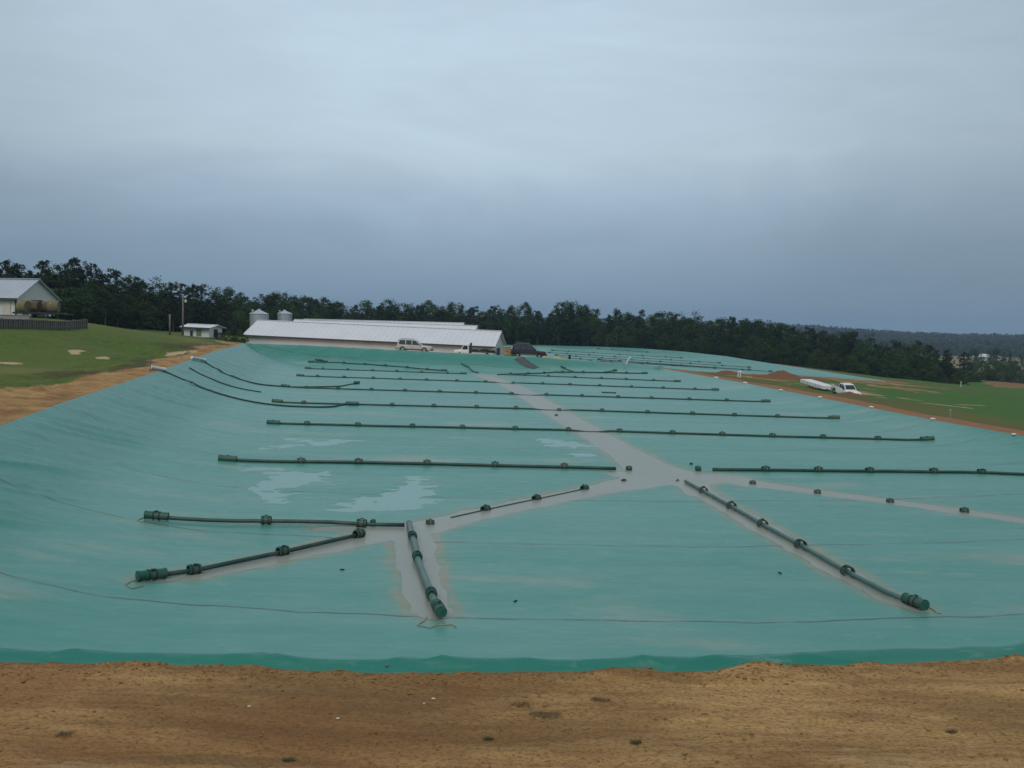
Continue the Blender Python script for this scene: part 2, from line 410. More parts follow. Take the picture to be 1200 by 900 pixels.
def polar_R(th):
    dx, dy = math.cos(th), math.sin(th); best = None
    for i in range(len(PV)):
        A = PV[i]; B = PV[(i+1) % len(PV)]; ex, ey = B[0]-A[0], B[1]-A[1]
        det = dx*(-ey)+ex*dy
        if abs(det) < 1e-12: continue
        wx, wy = A[0]-CEN[0], A[1]-CEN[1]
        rr = (wx*(-ey)+ex*wy)/det; tt = (dx*wy-dy*wx)/det
        if rr > 0 and -1e-6 <= tt <= 1+1e-6: best = rr if best is None else max(best, rr)
    return best
def build_ground():
    th = []
    a = -PI
    while a < PI:
        th.append(a)
        deg = math.degrees(a)
        if -98.5 < deg < -77: st = .085/60             # the near bank
        elif -150 < deg < -30: st = .45/60
        else: st = .9/60
        a += st
    th = np.array(th)
    # corner-exact angles
    ca = np.arctan2(PV[:, 1]-CEN[1], PV[:, 0]-CEN[0]); th = np.unique(np.sort(np.concatenate([th, ca])))
    th = th[np.concatenate([[True], np.diff(th) > 1e-5])]
    Rr = np.array([polar_R(t) for t in th])
    t_out = [0.]; s = .06
    while t_out[-1] < 9000:
        t = t_out[-1]; s = .07 if t < 7.5 else min(s*1.045, 400); t_out.append(t+s)
    offs = np.array(t_out)
    ins = np.array([60, 30, 12, 5, 2., .6])
    rows = []
    X = []; Y = []; Z = []
    for d in ins:
        rr = np.maximum(Rr-d, Rr*(.02 if d == 60 else .1)); X.append(CEN[0]+rr*np.cos(th)); Y.append(CEN[1]+rr*np.sin(th))
        zc = poly_info(CEN[0]+Rr*np.cos(th), CEN[1]+Rr*np.sin(th))[1]; Z.append(np.minimum(zc-.9*min(d, 5), zc-.9*min(d, 5)))
    for k, d in enumerate(offs):
        rr = Rr+d; x = CEN[0]+rr*np.cos(th); y = CEN[1]+rr*np.sin(th)
        X.append(x); Y.append(y)
        if k == 0: Z.append(poly_info(x, y)[1])
        else: Z.append(T(x, y))
    X = np.array(X); Y = np.array(Y); Z = np.array(Z)
    s, zc, kd, _ = poly_info(X, Y); out = -s; r = np.hypot(X, Y); px = X/np.maximum(Y, .1)
    nz = fbm(X*.12, Y*.12, 3, 21)
    dirt = np.zeros_like(X)
    dirt = np.maximum(dirt, (kd == 0)*1.0*sstep(60, 40, r))
    dirt = np.maximum(dirt, sstep(30, 16, Y)*sstep(60, 30, r))
    lw = 2.9+2*(nz-.5)*3
    dirt = np.maximum(dirt, (kd == 3)*sstep(lw+1.6, lw-1.0, out)); dark = (kd == 3)*sstep(lw-.6, lw+.4, out)*sstep(lw+3.2, lw+1.0, out)*sstep(.45, .62, fbm(X*.15, Y*.06, 3, 77))
    dirt = np.maximum(dirt, (kd == 2)*sstep(32, 24, out)*sstep(-44, -40, X)); dirt = np.maximum(dirt, (kd == 2)*sstep(7, 4, out))
    rw = 2.1+1.5*nz
    dirt = np.maximum(dirt, (kd == 1)*sstep(rw+1.2, rw-.4, out)); red = (kd == 1)*sstep(7, 3, out)*.85
    d2 = in_poly(X, Y, C2); ring = sstep(-9, -4, d2)*sstep(175, 150, Y)*0+sstep(-5.5, -2.5, d2)
    dirt = np.maximum(dirt, ring*(X > -2)*.95); red = np.maximum(red, sstep(-8, -2, d2)*.9*(X > 20))
    pale = np.zeros_like(X)
    def blob(px_, py_, rx, ry, arr, amt=1.):
        p = hit(px_, py_); q = np.hypot((X-p.x)/rx, (Y-p.y)/ry); return np.maximum(arr, amt*sstep(1.25, .5, q+(fbm(X*.7, Y*.35, 4, 31)-.5)*2.4))
    for b in [(85, 412, .95, 2.2), (6, 425, 1.1, 1.4), (121, 420, .55, .9), (208, 413, 1.6, 4)]:
        dirt = blob(*b, dirt, .66); pale = blob(*b, pale, .75)
    for b in [(1105, 474.5, 3.0, 1.6), (1075, 469, 2.5, 1.8), (1135, 474.5, 2.2, 1.0), (1012, 461, 2.4, 5), (1040, 466, 3, 2.5)]:
        dirt = blob(*b, dirt, .62); pale = blob(*b, pale, .5)
    for b in [(960, 452, 6, 9), (1000, 446, 10, 7), (1040, 449, 9, 8), (890, 443, 5, 10), (1055, 455, 5, 9)]:
        dirt = blob(*b, dirt, .62)
    for b in [(1100, 893, 1.5, .30), (850, 893, 1.4, .25), (80, 896, 1.0, .16)]:
        pale = blob(*b, pale, .36)
    olive = np.clip((X > 15)*(sstep(19, 7, out)*(kd == 1)*.9+sstep(-26, -8, d2)*.9), 0, 1)
    lush = sstep(20, 45, X)*sstep(20, 80, Y)*sstep(8, 22, out)
    dry = sstep(.36, .40, px)*sstep(520, 560, r)*sstep(1450, 1350, r)+.5*(X < -10)*sstep(.55, .75, fbm(X*.05, Y*.03, 3, 33))
    plow = ((px > .495) & (Y > 240) & (Y < 430))*1.0
    dirt = np.maximum(dirt, plow*.9); dark = np.maximum(dark, plow*.8)
    wood = sstep(500, 560, r)*(1-sstep(.36, .38, px)*sstep(1450, 1350, r))
    wood = np.maximum(wood, (kd == 2)*sstep(260, 300, Y)*sstep(.6, .5, px)); wood = np.maximum(wood, sstep(-80, -95, X)*sstep(150, 170, Y))
    wood = wood*(1-plow)
    dirt = dirt*(1-wood)
    me = grid_mesh('ground', X, Y, Z, M['ground'], wrap=True, attrs=dict(dirt=dirt, red=red, pale=pale, lush=lush, dry=np.clip(dry, 0, 1), wood=wood, dark=dark, olive=olive))
    tag(link('ground', me), kind='structure')
build_ground()

# ------------------------------------------------------------------ the floating cover
def cover_material(name, seams=True):
    t = NT(name)
    co = t.coord(); sep = t.new('ShaderNodeSeparateXYZ'); t.link(co, sep.inputs[0]); x, y = sep.outputs[0], sep.outputs[1]
    cloud = t.noise(.10, 6, .6, t.coord((.6, 1, 1))); streak = t.noise(.55, 7, .65, t.coord((.16, 1.5, 1), (0, 0, .05))); fine = t.noise(3., 8, .7, t.coord((.5, 1.2, 1)))
    base = t.mix(cloud, COVER_A, COVER_B)
    base = t.mix(t.math('MULTIPLY', t.attr('clean_shade'), .70), base, (.004, .152, .115))  # dust-free green, with the weaker sky sheen of steep faces painted in
    film = t.math('ADD', t.math('MULTIPLY', streak, .6), t.math('MULTIPLY', cloud, .5))
    ff = t.math('MULTIPLY', t.ramp(film, [(.40, 0.), (.68, 1.)]), t.math('SUBTRACT', 1., t.attr('clean_shade')))
    base = t.mix(t.math('MULTIPLY', ff, .50), base, (.15, .310, .280))
    mud = t.ramp(t.noise(.22, 6, .62, t.coord((.55, 1.3, 1))), [(.56, 0.), (.70, 1.)])
    base = t.mix(t.math('MULTIPLY', t.math('MULTIPLY', mud, t.math('SUBTRACT', 1., t.attr('clean_shade'))), .46), base, (.36, .33, .24))
    base = t.mix(t.math('MULTIPLY', t.ramp(fine, [(.55, 0.), (.8, 1.)]), .18), base, (.33, .38, .35))
    scuff = t.ramp(t.noise(1.6, 8, .75, t.coord((.5, 1.1, 1), (0, 0, .35)), 1.2), [(.60, 0.), (.70, 1.)])
    base = t.mix(t.math('MULTIPLY', scuff, .26), base, (.42, .46, .40))
    spot = t.ramp(t.noise(4.2, 4, .6), [(.70, 0.), (.76, 1.)]); base = t.mix(t.math('MULTIPLY', spot, .35), base, (.10, .10, .065))
    st = t.math('MULTIPLY', t.attr('stain'), t.ramp(t.noise(1.4, 6, .7), [(.34, .25), (.6, 1.)]))
    base = t.mix(st, base, (.26, .225, .135))
    if seams:
        yy = t.math('SUBTRACT', y, t.math('MULTIPLY', t.math('MULTIPLY', x, x), .0085))
        yy = t.math('ADD', yy, t.math('MULTIPLY', t.noise(.25, 3, .5, t.coord((1, 0, 0))), .9))
        ph = t.math('PINGPONG', t.math('ADD', yy, -22.15+7.55*3), 3.775)
        wd = t.math('MULTIPLY_ADD', y, .00040, .040)
        line = t.math('MULTIPLY', t.math('LESS_THAN', ph, wd), t.math('GREATER_THAN', y, 18.))
        gap = t.ramp(t.noise(.45, 4, .7, t.coord((1, .05, 1))), [(.36, .25), (.5, 1.)])
        base = t.mix(t.math('MULTIPLY', t.math('MULTIPLY', line, gap), .92), base, (.006, .050, .036))
        # pale overlap strip beside each weld
        strip = t.math('MULTIPLY', t.math('LESS_THAN', ph, .20), .16); base = t.mix(strip, base, (.10, .23, .21))
    h = t.noise(1.1, 7, .55, t.coord((.4, 1.0, 1), (0, 0, .5)), 1.0)
    b = t.bump(h, .50, .10)
    t.bump(t.noise(.35, 4, .5, t.coord((.5, 1.2, 1))), .35, .25, b)
    rg = t.ramp(fine, [(.3, .30), (.7, .46)])
    return t.set(base, rg, .50)
COVER_A = (.013, .200, .152); COVER_B = (.030, .262, .208)
M['cover'] = cover_material('green_membrane')
PRESS = [((257, 539), (722, 550)), ((835, 551), (1240, 556)), ((314, 496), (1093, 515)), ((320, 471), (983, 490)), ((330, 453), (902, 471)), ((348, 440.5), (842, 457)), ((170, 608), (424, 618)), ((162, 682), (421, 632)), ((993, 676), (1084, 717)), ((358, 432), (546, 438)), ((594, 440), (797, 447))]
def build_cover():
    bk = np.array([tuple(p) for p in [BL]+back[1:-1]+[BR]]); nr = np.array([tuple(p) for p in [PL0]+near+[PR0]])
    NU = 460
    def resample(L, n):
        d = np.concatenate([[0], np.cumsum(np.hypot(*np.diff(L[:, :2], axis=0).T))]); u = np.linspace(0, d[-1], n)
        return np.stack([np.interp(u, d, L[:, k]) for k in range(3)], -1)
    Nn = resample(nr, NU); B = resample(bk, NU)
    v = [0.]; s = .035
    while v[-1] < 1:
        v.append(v[-1]+s/137.); s = min(s*1.0085, .62)
    v = np.array(v); v = v/v[-1]; v = v[:, None]
    # crossing lines also bunch up at the far bank
    X = Nn[None, :, 0]*(1-v)+B[None, :, 0]*v; Y = Nn[None, :, 1]*(1-v)+B[None, :, 1]*v
    Z = cover_h(X, Y)
    zc = poly_info(X, Y)[1]
    for sl in (np.s_[0, :], np.s_[-1, :], np.s_[:, 0], np.s_[:, -1]): Z[sl] = zc[sl]+.004
    # skirt tucked into the anchor trench
    def ext(A, k):
        c = np.array(CEN); 
        return A
    cx, cy = CEN
    def outp(x, y, dd):
        l = np.hypot(x-cx, y-cy); return x+(x-cx)/l*dd, y+(y-cy)/l*dd
    x0, y0 = outp(X[0], Y[0], .5); x1, y1 = outp(X[-1], Y[-1], .5)
    X = np.vstack([x0, X, x1]); Y = np.vstack([y0, Y, y1]); Z = np.vstack([Z[0]-.30, Z, Z[-1]-.30])
    xl, yl = outp(X[:, 0], Y[:, 0], .5); xr, yr = outp(X[:, -1], Y[:, -1], .5)
    X = np.column_stack([xl, X, xr]); Y = np.column_stack([yl, Y, yr]); Z = np.column_stack([Z[:, 0]-.3, Z, Z[:, -1]-.3])
    a, b = water_sd(X, Y); s, zc, kd, c = poly_info(X, Y)
    stain = (np.exp(-((a-.20)/.13)**2)*1.0+sstep(1.1, .2, a)*.22+np.exp(-((b-.12)/.12)**2)*.3)*sstep(.25, .06, c-ZW)*sstep(134, 124, Y)
    stain = np.clip(stain*(.35+1.1*fbm(X*.35, Y*.35, 3, 90)), 0, 1)
    prs = np.zeros_like(X)
    for (xa, ya), (xb, yb) in PRESS:
        p, q = PZ(xa, ya, ZW), PZ(xb, yb, ZW); ex, ey = q.x-p.x, q.y-p.y; tt = np.clip(((X-p.x)*ex+(Y-p.y)*ey)/(ex*ex+ey*ey), 0, 1)
        dd = np.hypot(X-p.x-tt*ex, Y-p.y-tt*ey); prs = np.maximum(prs, sstep(1.1, .15, dd)*.30*fbm(X*.5, Y*.5, 3, 97)*1.6)
    stain = np.maximum(stain, prs*sstep(.25, .06, c-ZW))
    clean_shade = np.clip(sstep(.25, .9, c-ZW), 0, 1)
    clean_shade = np.where((kd == 0) & (s < 1.5), 1, clean_shade*.75)
    me = grid_mesh('floating_cover', X, Y, Z, M['cover'], attrs=dict(stain=stain, clean_shade=clean_shade))
    o = link('basin_cover', me)
    tag(o, 'huge green plastic sheet floating over the nearer basin, crossed by pipe rows', 'basin cover')
    # rain water lying in the sags
    wx = np.linspace(-34, 34, 420)[None, :]; wy = 19+np.geomspace(1, 122, 480)[:, None]-1
    WX = np.broadcast_to(wx, (480, 420)).copy(); WY = np.broadcast_to(wy, (480, 420)).copy()
    a, b = water_sd(WX, WY)
    for nm, f in (('channel_water', a < .55), ('puddle_water', (b < .45) & (a > .2))):
        idx = -np.ones(WX.shape, int)
        q = f[:-1, :-1] | f[1:, :-1] | f[:-1, 1:] | f[1:, 1:]
        ins = poly_info(WX[:-1, :-1], WY[:-1, :-1])[0] > 4
        q &= ins
        vs = []; fs = []
        for i, j in zip(*np.nonzero(q)):
            ids = []
            for ii, jj in ((i, j), (i, j+1), (i+1, j+1), (i+1, j)):
                if idx[ii, jj] < 0: idx[ii, jj] = len(vs); vs.append((WX[ii, jj], WY[ii, jj], ZW+(0 if nm[0] == 'c' else .006)))
                ids.append(int(idx[ii, jj]))
            fs.append(ids)
        me = bpy.data.meshes.new(nm); me.from_pydata(vs, [], fs); me.update()
        me.materials.append(M['mudwater'] if nm[0] == 'c' else M['puddle']); tag(link(nm, me), kind='structure')
t = NT('muddy_rain_water'); c = t.mix(t.noise(.35, 5, .6), (.215, .245, .215), (.29, .315, .275)); t.bump(t.noise(2.5, 4), .03, .02); M['mudwater'] = t.set(c, .34, .30)
t = NT('clear_puddle'); c = t.mix(t.noise(.5, 5, .6), (.10, .285, .25), (.16, .33, .295)); M['puddle'] = t.set(c, .24, .30)
build_cover()

# second basin's cover
def build_cover2():
    n = 260; L = np.vstack([C2, C2[:1]]); d = np.concatenate([[0], np.cumsum(np.hypot(*np.diff(L[:, :2], axis=0).T))]); u = np.linspace(0, d[-1], n, endpoint=False)
    B = np.stack([np.interp(u, d, L[:, k]) for k in range(3)], -1)
    c = np.array([22., 205., 0])
    fr = np.array([1.012, 1., .985, .965, .93, .88, .8, .7, .6, .5, .4, .3, .2, .1, .01])[:, None]
    X = c[0]+(B[None, :, 0]-c[0])*fr; Y = c[1]+(B[None, :, 1]-c[1])*fr
    zc = np.median(C2[:, 2])
    plane = np.linalg.lstsq(np.c_[C2[:, 0], C2[:, 1], np.ones(len(C2))], C2[:, 2], rcond=None)[0]
    Zp = plane[0]*X+plane[1]*Y+plane[2]
    k = sstep(1., .82, fr)
    Z = B[None, :, 2]*(1-k)+(Zp-.15)*k+(fbm(X*.08, Y*.08, 3, 95)-.5)*.3*k
    Z[0] -= .5
    z2 = np.zeros_like(X)
    me = grid_mesh('far_cover', X, Y, Z+.05, cover_material('green_membrane_far', False), wrap=True, attrs=dict(stain=z2, clean_shade=z2+.15))
    tag(link('basin_cover', me), 'pale green plastic sheet over the farther basin, in front of the woods', 'basin cover')
    def h2(x, y):
        return plane[0]*x+plane[1]*y+plane[2]-.10+(float(fbm(x*.08, y*.08, 3, 95))-.5)*.3+.05
    return h2
h2 = build_cover2()

# ------------------------------------------------------------------ ballast pipes
def dirty(name, col, mud, rough):
    t = NT(name); c = t.mix(t.noise(2.2, 6, .65), tuple(x*.65 for x in col), tuple(x*1.25 for x in col))
    geo = t.new('ShaderNodeNewGeometry'); sp = t.new('ShaderNodeSeparateXYZ'); t.link(geo.outputs['Normal'], sp.inputs[0])
    n = t.noise(1.3, 6, .7); f = t.math('MULTIPLY', t.ramp(n, [(.45, 0.), (.66, 1.)]), .6); c = t.mix(f, c, mud)
    sc = t.ramp(t.noise(9, 4, .7), [(.62, 0.), (.72, .5)]); c = t.mix(sc, c, tuple(min(1, x*2.2+.05) for x in col))
    t.bump(t.noise(6, 4), .15, .01); return t.set(c, rough, .4)
M['pipe'] = dirty('dark_green_pipe', (.014, .062, .052), (.10, .09, .06), .45)
M['pipe_l'] = dirty('weathered_green_pipe', (.05, .155, .135), (.17, .16, .12), .42)
M['float'] = dirty('green_float_sleeve', (.012, .095, .070), (.13, .115, .075), .5)
M['hose'] = simple('black_hose', (.010, .026, .024), .5, .3, 3)
M['pvc'] = simple('white_plastic', (.62, .62, .60), .45, .12, 3)
M['rope'] = simple('pale_rope', (.30, .27, .20), .9, .2, 6)
M['strap'] = simple('dark_strap', (.02, .025, .025), .7, .2, 6)
def sleeve_mesh(L, r, name, wall=.022):
    m = Matrix.Rotation(PI/2, 4, 'Y')
    prof = [(r, -L/2), (r+.012, -L/2), (r+.012, -L/2+.03), (r, -L/2+.035), (r, L/2-.035), (r+.012, L/2-.03), (r+.012, L/2), (r, L/2), (r-wall, L/2), (r-wall, -L/2)]
    return MB().lathe(prof, 18, m, closed=True).mesh(name, M['float'], smooth=True)
def strap_mesh(r, name):
    m = Matrix.Rotation(PI/2, 4, 'Y'); b = MB()
    for x in (-.09, .09): b.lathe([(r+.014, x-.018), (r+.020, x-.018), (r+.020, x+.018), (r+.014, x+.018)], 14, m, closed=True)
    b.box((0, 0, r+.03), (.10, .05, .03)); return b.mesh(name, M['strap'])
S_ROW = sleeve_mesh(.36, .13, 'collar'); S_ROWs = strap_mesh(.13, 'strap')
S_BIG = sleeve_mesh(.32, .125, 'collar'); S_BIGs = strap_mesh(.125, 'strap')
S_MID = sleeve_mesh(.30, .125, 'collar'); S_MIDs = strap_mesh(.125, 'strap')
S_RING = sleeve_mesh(.20, .155, 'collar'); S_RINGs = strap_mesh(.155, 'strap')
S_FAR = sleeve_mesh(.38, .12, 'collar'); S_FARs = strap_mesh(.12, 'strap')
E_ROW = sleeve_mesh(.82, .145, 'end_float', .13); E_BIG = sleeve_mesh(.74, .125, 'end_float', .11); E_BIGs = strap_mesh(.125, 'strap')
def path_pts(pix, step=.8, z=None, r=.09, water=False, hfun=None):
    W_ = [hit(*p) for p in pix] if z is None else [PZ(*p, z) for p in pix]
    out = []
    for a, b in zip(W_[:-1], W_[1:]):
        n = max(2, int((b-a).length/step))
        for i in range(n): out.append(a.lerp(b, i/n))
    out.append(W_[-1]); res = []
    for k, p in enumerate(out):
        zz = hz(p.x, p.y)
        if water: zz = max(zz, ZW-.03)+(.05 if r > .06 else 0)
        wob = (mn.noise(Vector((p.x*.35, p.y*.35, 3)))*.12)
        res.append(Vector((p.x+wob*.3, p.y+wob, zz+r)))
    return res
def place_on(me, name, path_a, path_b, p, par, mat=None, dz=0, base=None):
    d = (path_b-path_a); rz = math.atan2(d.y, d.x); ry = -math.atan2(d.z, math.hypot(d.x, d.y))
    o = link(name, me, None, par); o.location = p+Vector((0, 0, dz))-base; o.rotation_euler = (random.uniform(-.5, .5), ry, rz+random.uniform(-.05, .05)); return o
def pipe_row(pix, label, collars=None, spacing=3.3, ends=(1, 1), r=.085, big=False, water=False, group='rows of ballast pipe on the green cover', mat='pipe', pts=None, end_l=None, name='ballast_pipe'):
    pts = pts or path_pts(pix, r=r, water=water); base = pts[0].copy()
    t = thing(name, label, 'pipe', base, group=group)
    MB().tube([p-base for p in pts], r, 8).build('pipe', M[mat], t, smooth='all')
    L = [0]
    for a, b in zip(pts[:-1], pts[1:]): L.append(L[-1]+(b-a).length)
    def at(s):
        s = min(max(s, 0), L[-1])
        for i in range(len(L)-1):
            if L[i+1] >= s: break
        f = (s-L[i])/max(L[i+1]-L[i], 1e-6); return pts[i].lerp(pts[i+1], f), pts[i], pts[i+1]
    def near_s(px, py):
        q = PZ(px, py, ZW); return min(range(len(pts)), key=lambda i: (pts[i]-q).length_squared)
    cm_, cs_ = {True: (S_BIG, S_BIGs), False: (S_ROW, S_ROWs), 'mid': (S_MID, S_MIDs), 'ring': (S_RING, S_RINGs), 'far': (S_FAR, S_FARs)}[big]
    ss = []
    if collars is None:
        s = spacing*.75
        while s < L[-1]-spacing*.4: ss.append(s); s += spacing*random.uniform(.94, 1.08)
    else: ss = [L[near_s(*c)] for c in collars]
    for s in ss:
        p, a, b = at(s); o = place_on(cm_, 'collar', a, b, p, t, dz=(.0 if big == 'ring' else .03), base=base)
        k = link('strap', cs_, None, o)
    em = E_BIG if big else E_ROW
    for fl, s in zip(ends, (.35, L[-1]-.35)):
        if fl:
            p, a, b = at(s); o = place_on(em, 'end_float', a, b, p, t, dz=.035, base=base); link('strap', E_BIGs, None, o)
    return t
pipe_row([(257, 539.5), (400, 543), (560, 546.5), (722, 550.5)], 'dark pipe row left of the muddy crossing, ending at its brown water', collars=[(348, 542), (417, 543), (495, 545), (575, 547), (652, 548.5)], ends=(1, 0), r=.072)
pipe_row([(835, 551.5), (1000, 553.5), (1150, 555), (1290, 556.5)], 'dark pipe row running right from the muddy crossing to the photo edge', collars=[(890, 552), (958, 553), (1021, 553.5), (1087, 554), (1145, 555), (1215, 556)], ends=(0, 1), r=.072)
pipe_row([(314, 496.5), (700, 507.5), (900, 512), (1093, 515.5)], 'long pipe row just beyond the muddy crossing, nearest of the full-width rows', r=.066)
pipe_row([(320, 471), (660, 482), (983, 490.5)], 'long pipe row, second of the full-width rows beyond the muddy crossing', r=.063)
pipe_row([(330, 453), (660, 464), (902, 471)], 'long pipe row, third of the full-width rows beyond the muddy crossing', r=.062)
pipe_row([(348, 440.5), (660, 451), (842, 457.5)], 'long pipe row, fourth and farthest of the full-width rows', r=.062)
pipe_row([(358, 432), (546, 438.5)], 'short far pipe row left of the central water channel, below the parked light vehicle', r=.062)
pipe_row([(594, 440), (797, 447.5)], 'short far pipe row right of the central channel, longer of the two there', r=.062)
pipe_row([(583, 439.5), (650, 436.5), (758, 438)], 'bent far pipe row right of the central channel, nearest the far bank', ends=(0, 1), r=.075)
pipe_row([(362, 424.5), (440, 428), (523, 435)], 'slanting far pipe row closest to the far bank, left of the channel', r=.075)
pipe_row([(370, 422.3), (384, 423.8)], 'very short loose pipe by the far left bank', ends=(1, 0), spacing=1.6, r=.07)
pipe_row([(658, 430.5), (672, 436)], 'short pipe slanting below the far bank, right of the grey mat', ends=(1, 0), spacing=9, r=.07)
pipe_row([(706, 437), (722, 434.5)], 'short stub pipe below the white leaning tube', ends=(0, 1), spacing=9, r=.07)
pipe_row([(170, 608.5), (312, 614.5), (424, 618), (474, 620.5)], 'second nearest pipe on the left, level, with a large end float', collars=[(312, 614.5), (424, 618)], ends=(1, 0), r=.064, water=True, big=True)
pipe_row([(162, 682), (227, 674), (332, 652), (421, 632)], 'nearest pipe on the left, slanting up into the brown water', collars=[(227, 674), (332, 652), (421, 632)], ends=(1, 0), r=.066, water=True, big=True)
pipe_row([(479, 619), (484, 636), (489, 661), (498, 690), (505, 706), (517, 726)], 'pale green pipe standing out of the short muddy spur in the foreground', collars=[(483, 635), (489, 661), (504, 701)], ends=(0, 1), r=.098, water=True, big=True, mat='pipe_l')
pipe_row([(528, 609.5), (569, 600), (629, 587), (685, 575)], 'half sunk pipe in the slanting water channel left of centre', collars=[(569, 600), (629, 587), (684, 575)], ends=(0, 0), r=.035, water=True, big='mid')
pipe_row([(803, 568), (857, 598), (938, 645), (993, 676), (1040, 701), (1084, 717)], 'long green pipe slanting down to the right foreground with ring collars', collars=[(822, 579), (857, 598), (893, 619), (938, 645), (993, 676)], ends=(0, 1), r=.071, big='ring', mat='pipe_l', water=True)
pipe_row([(541, 426.5), (550, 431), (560, 437.5)], 'short pale pipe at the head of the central channel', ends=(0, 0), spacing=9, r=.12, mat='pipe_l')
pipe_row([(705, 460.3), (722, 461)], 'short loose dark pipe lying between two far rows', ends=(0, 0), spacing=9, r=.06)
# loose floats on the water
def loose_float(px, py, label, rz, me=None, sc=1.):
    sc *= .82
    p = PZ(px, py, ZW); o = link('float', me or S_BIG); o.location = (p.x, p.y, max(hz(p.x, p.y), ZW-.06)+.11*sc); o.rotation_euler = (0, random.uniform(-.08, .08), rz); o.scale = (sc,)*3
    tag(o, label, 'float', 'loose floats on the muddy water'); k = link('strap', S_BIGs, None, o)
for a in [(504, 614, 'green float tube drifting beside the top of the foreground spur', .3), (737, 551, 'green float tube on the left shore of the muddy crossing', .1),
          (731, 563.5, 'small dark float low in the water left of the muddy crossing', .5, None, .7), (794, 563.5, 'small dark float in the middle of the muddy crossing', 1.2, None, .6),
          (818, 552, 'green float tube on the right side of the muddy crossing', .0), (810, 545, 'tiny dark float on the upper right shore of the muddy crossing', .4, None, .45),
          (882, 567, 'green float tube, nearest the crossing on the right-hand stream', -.1), (958, 578, 'green float tube, second from the crossing on the right-hand stream', -.15),
          (1043, 588.5, 'green float tube, third from the crossing on the right-hand stream', -.1), (1130, 600, 'green float tube, farthest from the crossing on the right-hand stream', -.1, None, 1.1),
          (652, 487, 'small dark float in the central channel far up', .3, None, .8), (437, 614, 'small dark lump of float above the level left pipe', .5, None, .6)]:
    loose_float(*a)
# hoses climbing the left bank
def hose(pix, label, r=.075, endf=False):
    r *= .75
    pts = path_pts(pix, step=.35, r=r); base = pts[0].copy()
    # smooth
    for _ in range(14): pts = [pts[0]]+[(a+b*2+c)/4 for a, b, c in zip(pts[:-2], pts[1:-1], pts[2:])]+[pts[-1]]
    pts = [Vector((p.x, p.y, hz(p.x, p.y)+r)) for p in pts]
    t = thing('hose', label, 'hose', base, group='hoses over the left bank')
    MB().tube([p-base for p in pts], r, 8).build('hose_tube', M['hose'], t, smooth='all')
    if endf: place_on(E_ROW, 'end_float', pts[-3], pts[-1], pts[-1], t, dz=.1, base=base)
hose([(192, 435.5), (205, 441), (230, 451.5), (260, 463), (290, 470.5), (325, 475.5), (370, 478), (392, 478), (402, 474), (414, 475)], 'black hose down the left bank, nearer of the two fed by white tubes', .08, True)
hose([(240, 424), (255, 433), (275, 443), (300, 450.5), (330, 453.2), (370, 454), (400, 453.5), (408, 451), (418, 450)], 'black hose down the left bank, farther of the two fed by white tubes', .08, True)
hose([(222, 431.5), (240, 441), (262, 450.5), (285, 456.5), (306, 460)], 'dark fold down the left bank between the two hoses, laid as black tube', .065)  # not a hose: black tube added to draw a dark fold of the sheet
# ropes tied at near pipe ends
def rope(pix, label):
    pts = path_pts(pix, step=.25, r=.012)
    MBo = MB().tube(pts, .014, 5); o = MBo.build('rope', M['rope'], None); tag(o, label, 'rope', 'tie ropes at the pipe ends')
rope([(166, 680), (157, 681), (147, 686), (155, 690), (168, 687)], 'pale rope loop at the end of the nearest left pipe')
rope([(1081, 712), (1090, 713), (1098, 719), (1104, 720)], 'pale rope at the end of the right foreground pipe')
rope([(503, 722), (497, 728), (489, 733), (505, 736), (512, 733), (530, 732), (535, 735)], 'rope round the foot of the foreground spur pipe')
rope([(503, 716), (495, 718), (488, 720)], 'short rope left of the foreground spur pipe')
rope([(168, 607), (161, 610), (166, 613)], 'pale rope loop at the end of the level left pipe')
o = MB().tube(path_pts([(480, 646), (478, 656), (484, 668), (489, 682), (491, 694)], step=.3, r=.012), .02, 5).build('rope', M['hose']); tag(o, 'dark cord along the left shore of the foreground spur', 'rope', 'tie ropes at the pipe ends')
# little debris on the cover
for i, (px, py) in enumerate([(401, 668), (604, 705), (914, 672)]):
    p = PZ(px, py, ZW+.03); o = link('debris_scrap', MB().bbox((0, 0, .02), (.12, .05, .03), .01).mesh('scrap', M['strap'])); o.location = (p.x, p.y, hz(p.x, p.y)); o.rotation_euler.z = i
    tag(o, ['small dark scrap on the cover between the two left pipes', 'small dark scrap on the bare cover right of the foreground spur', 'small dark scrap on the cover left of the long slanting pipe'][i], 'scrap')
# rows over on the second basin
k = 0
for (xa, ya, xb, yb) in [(646, 411, 800, 420), (642, 413.5, 845, 426), (650, 416.5, 880, 431), (655, 419.5, 905, 436), (690, 423.5, 840, 432), (700, 409, 760, 413), (700, 421.5, 880, 434)]:
    pts = []
    for i in range(24):
        f = i/23; v = ray(xa+(xb-xa)*f, ya+(yb-ya)*f); z = -6.6; 
        for _ in range(6): p = v*(z/v.z); z = h2(p.x, p.y)
        pts.append(Vector((p.x, p.y, z+.10)))
    pipe_row(None, ['farthest', 'second farthest', 'middle', 'nearest', 'lower short', 'topmost short', 'second nearest'][k]+' thin pipe row on the far basin cover', pts=pts, spacing=6, r=.055, big='far', ends=(1, 1), group='pipe rows on the far basin cover'); k += 1

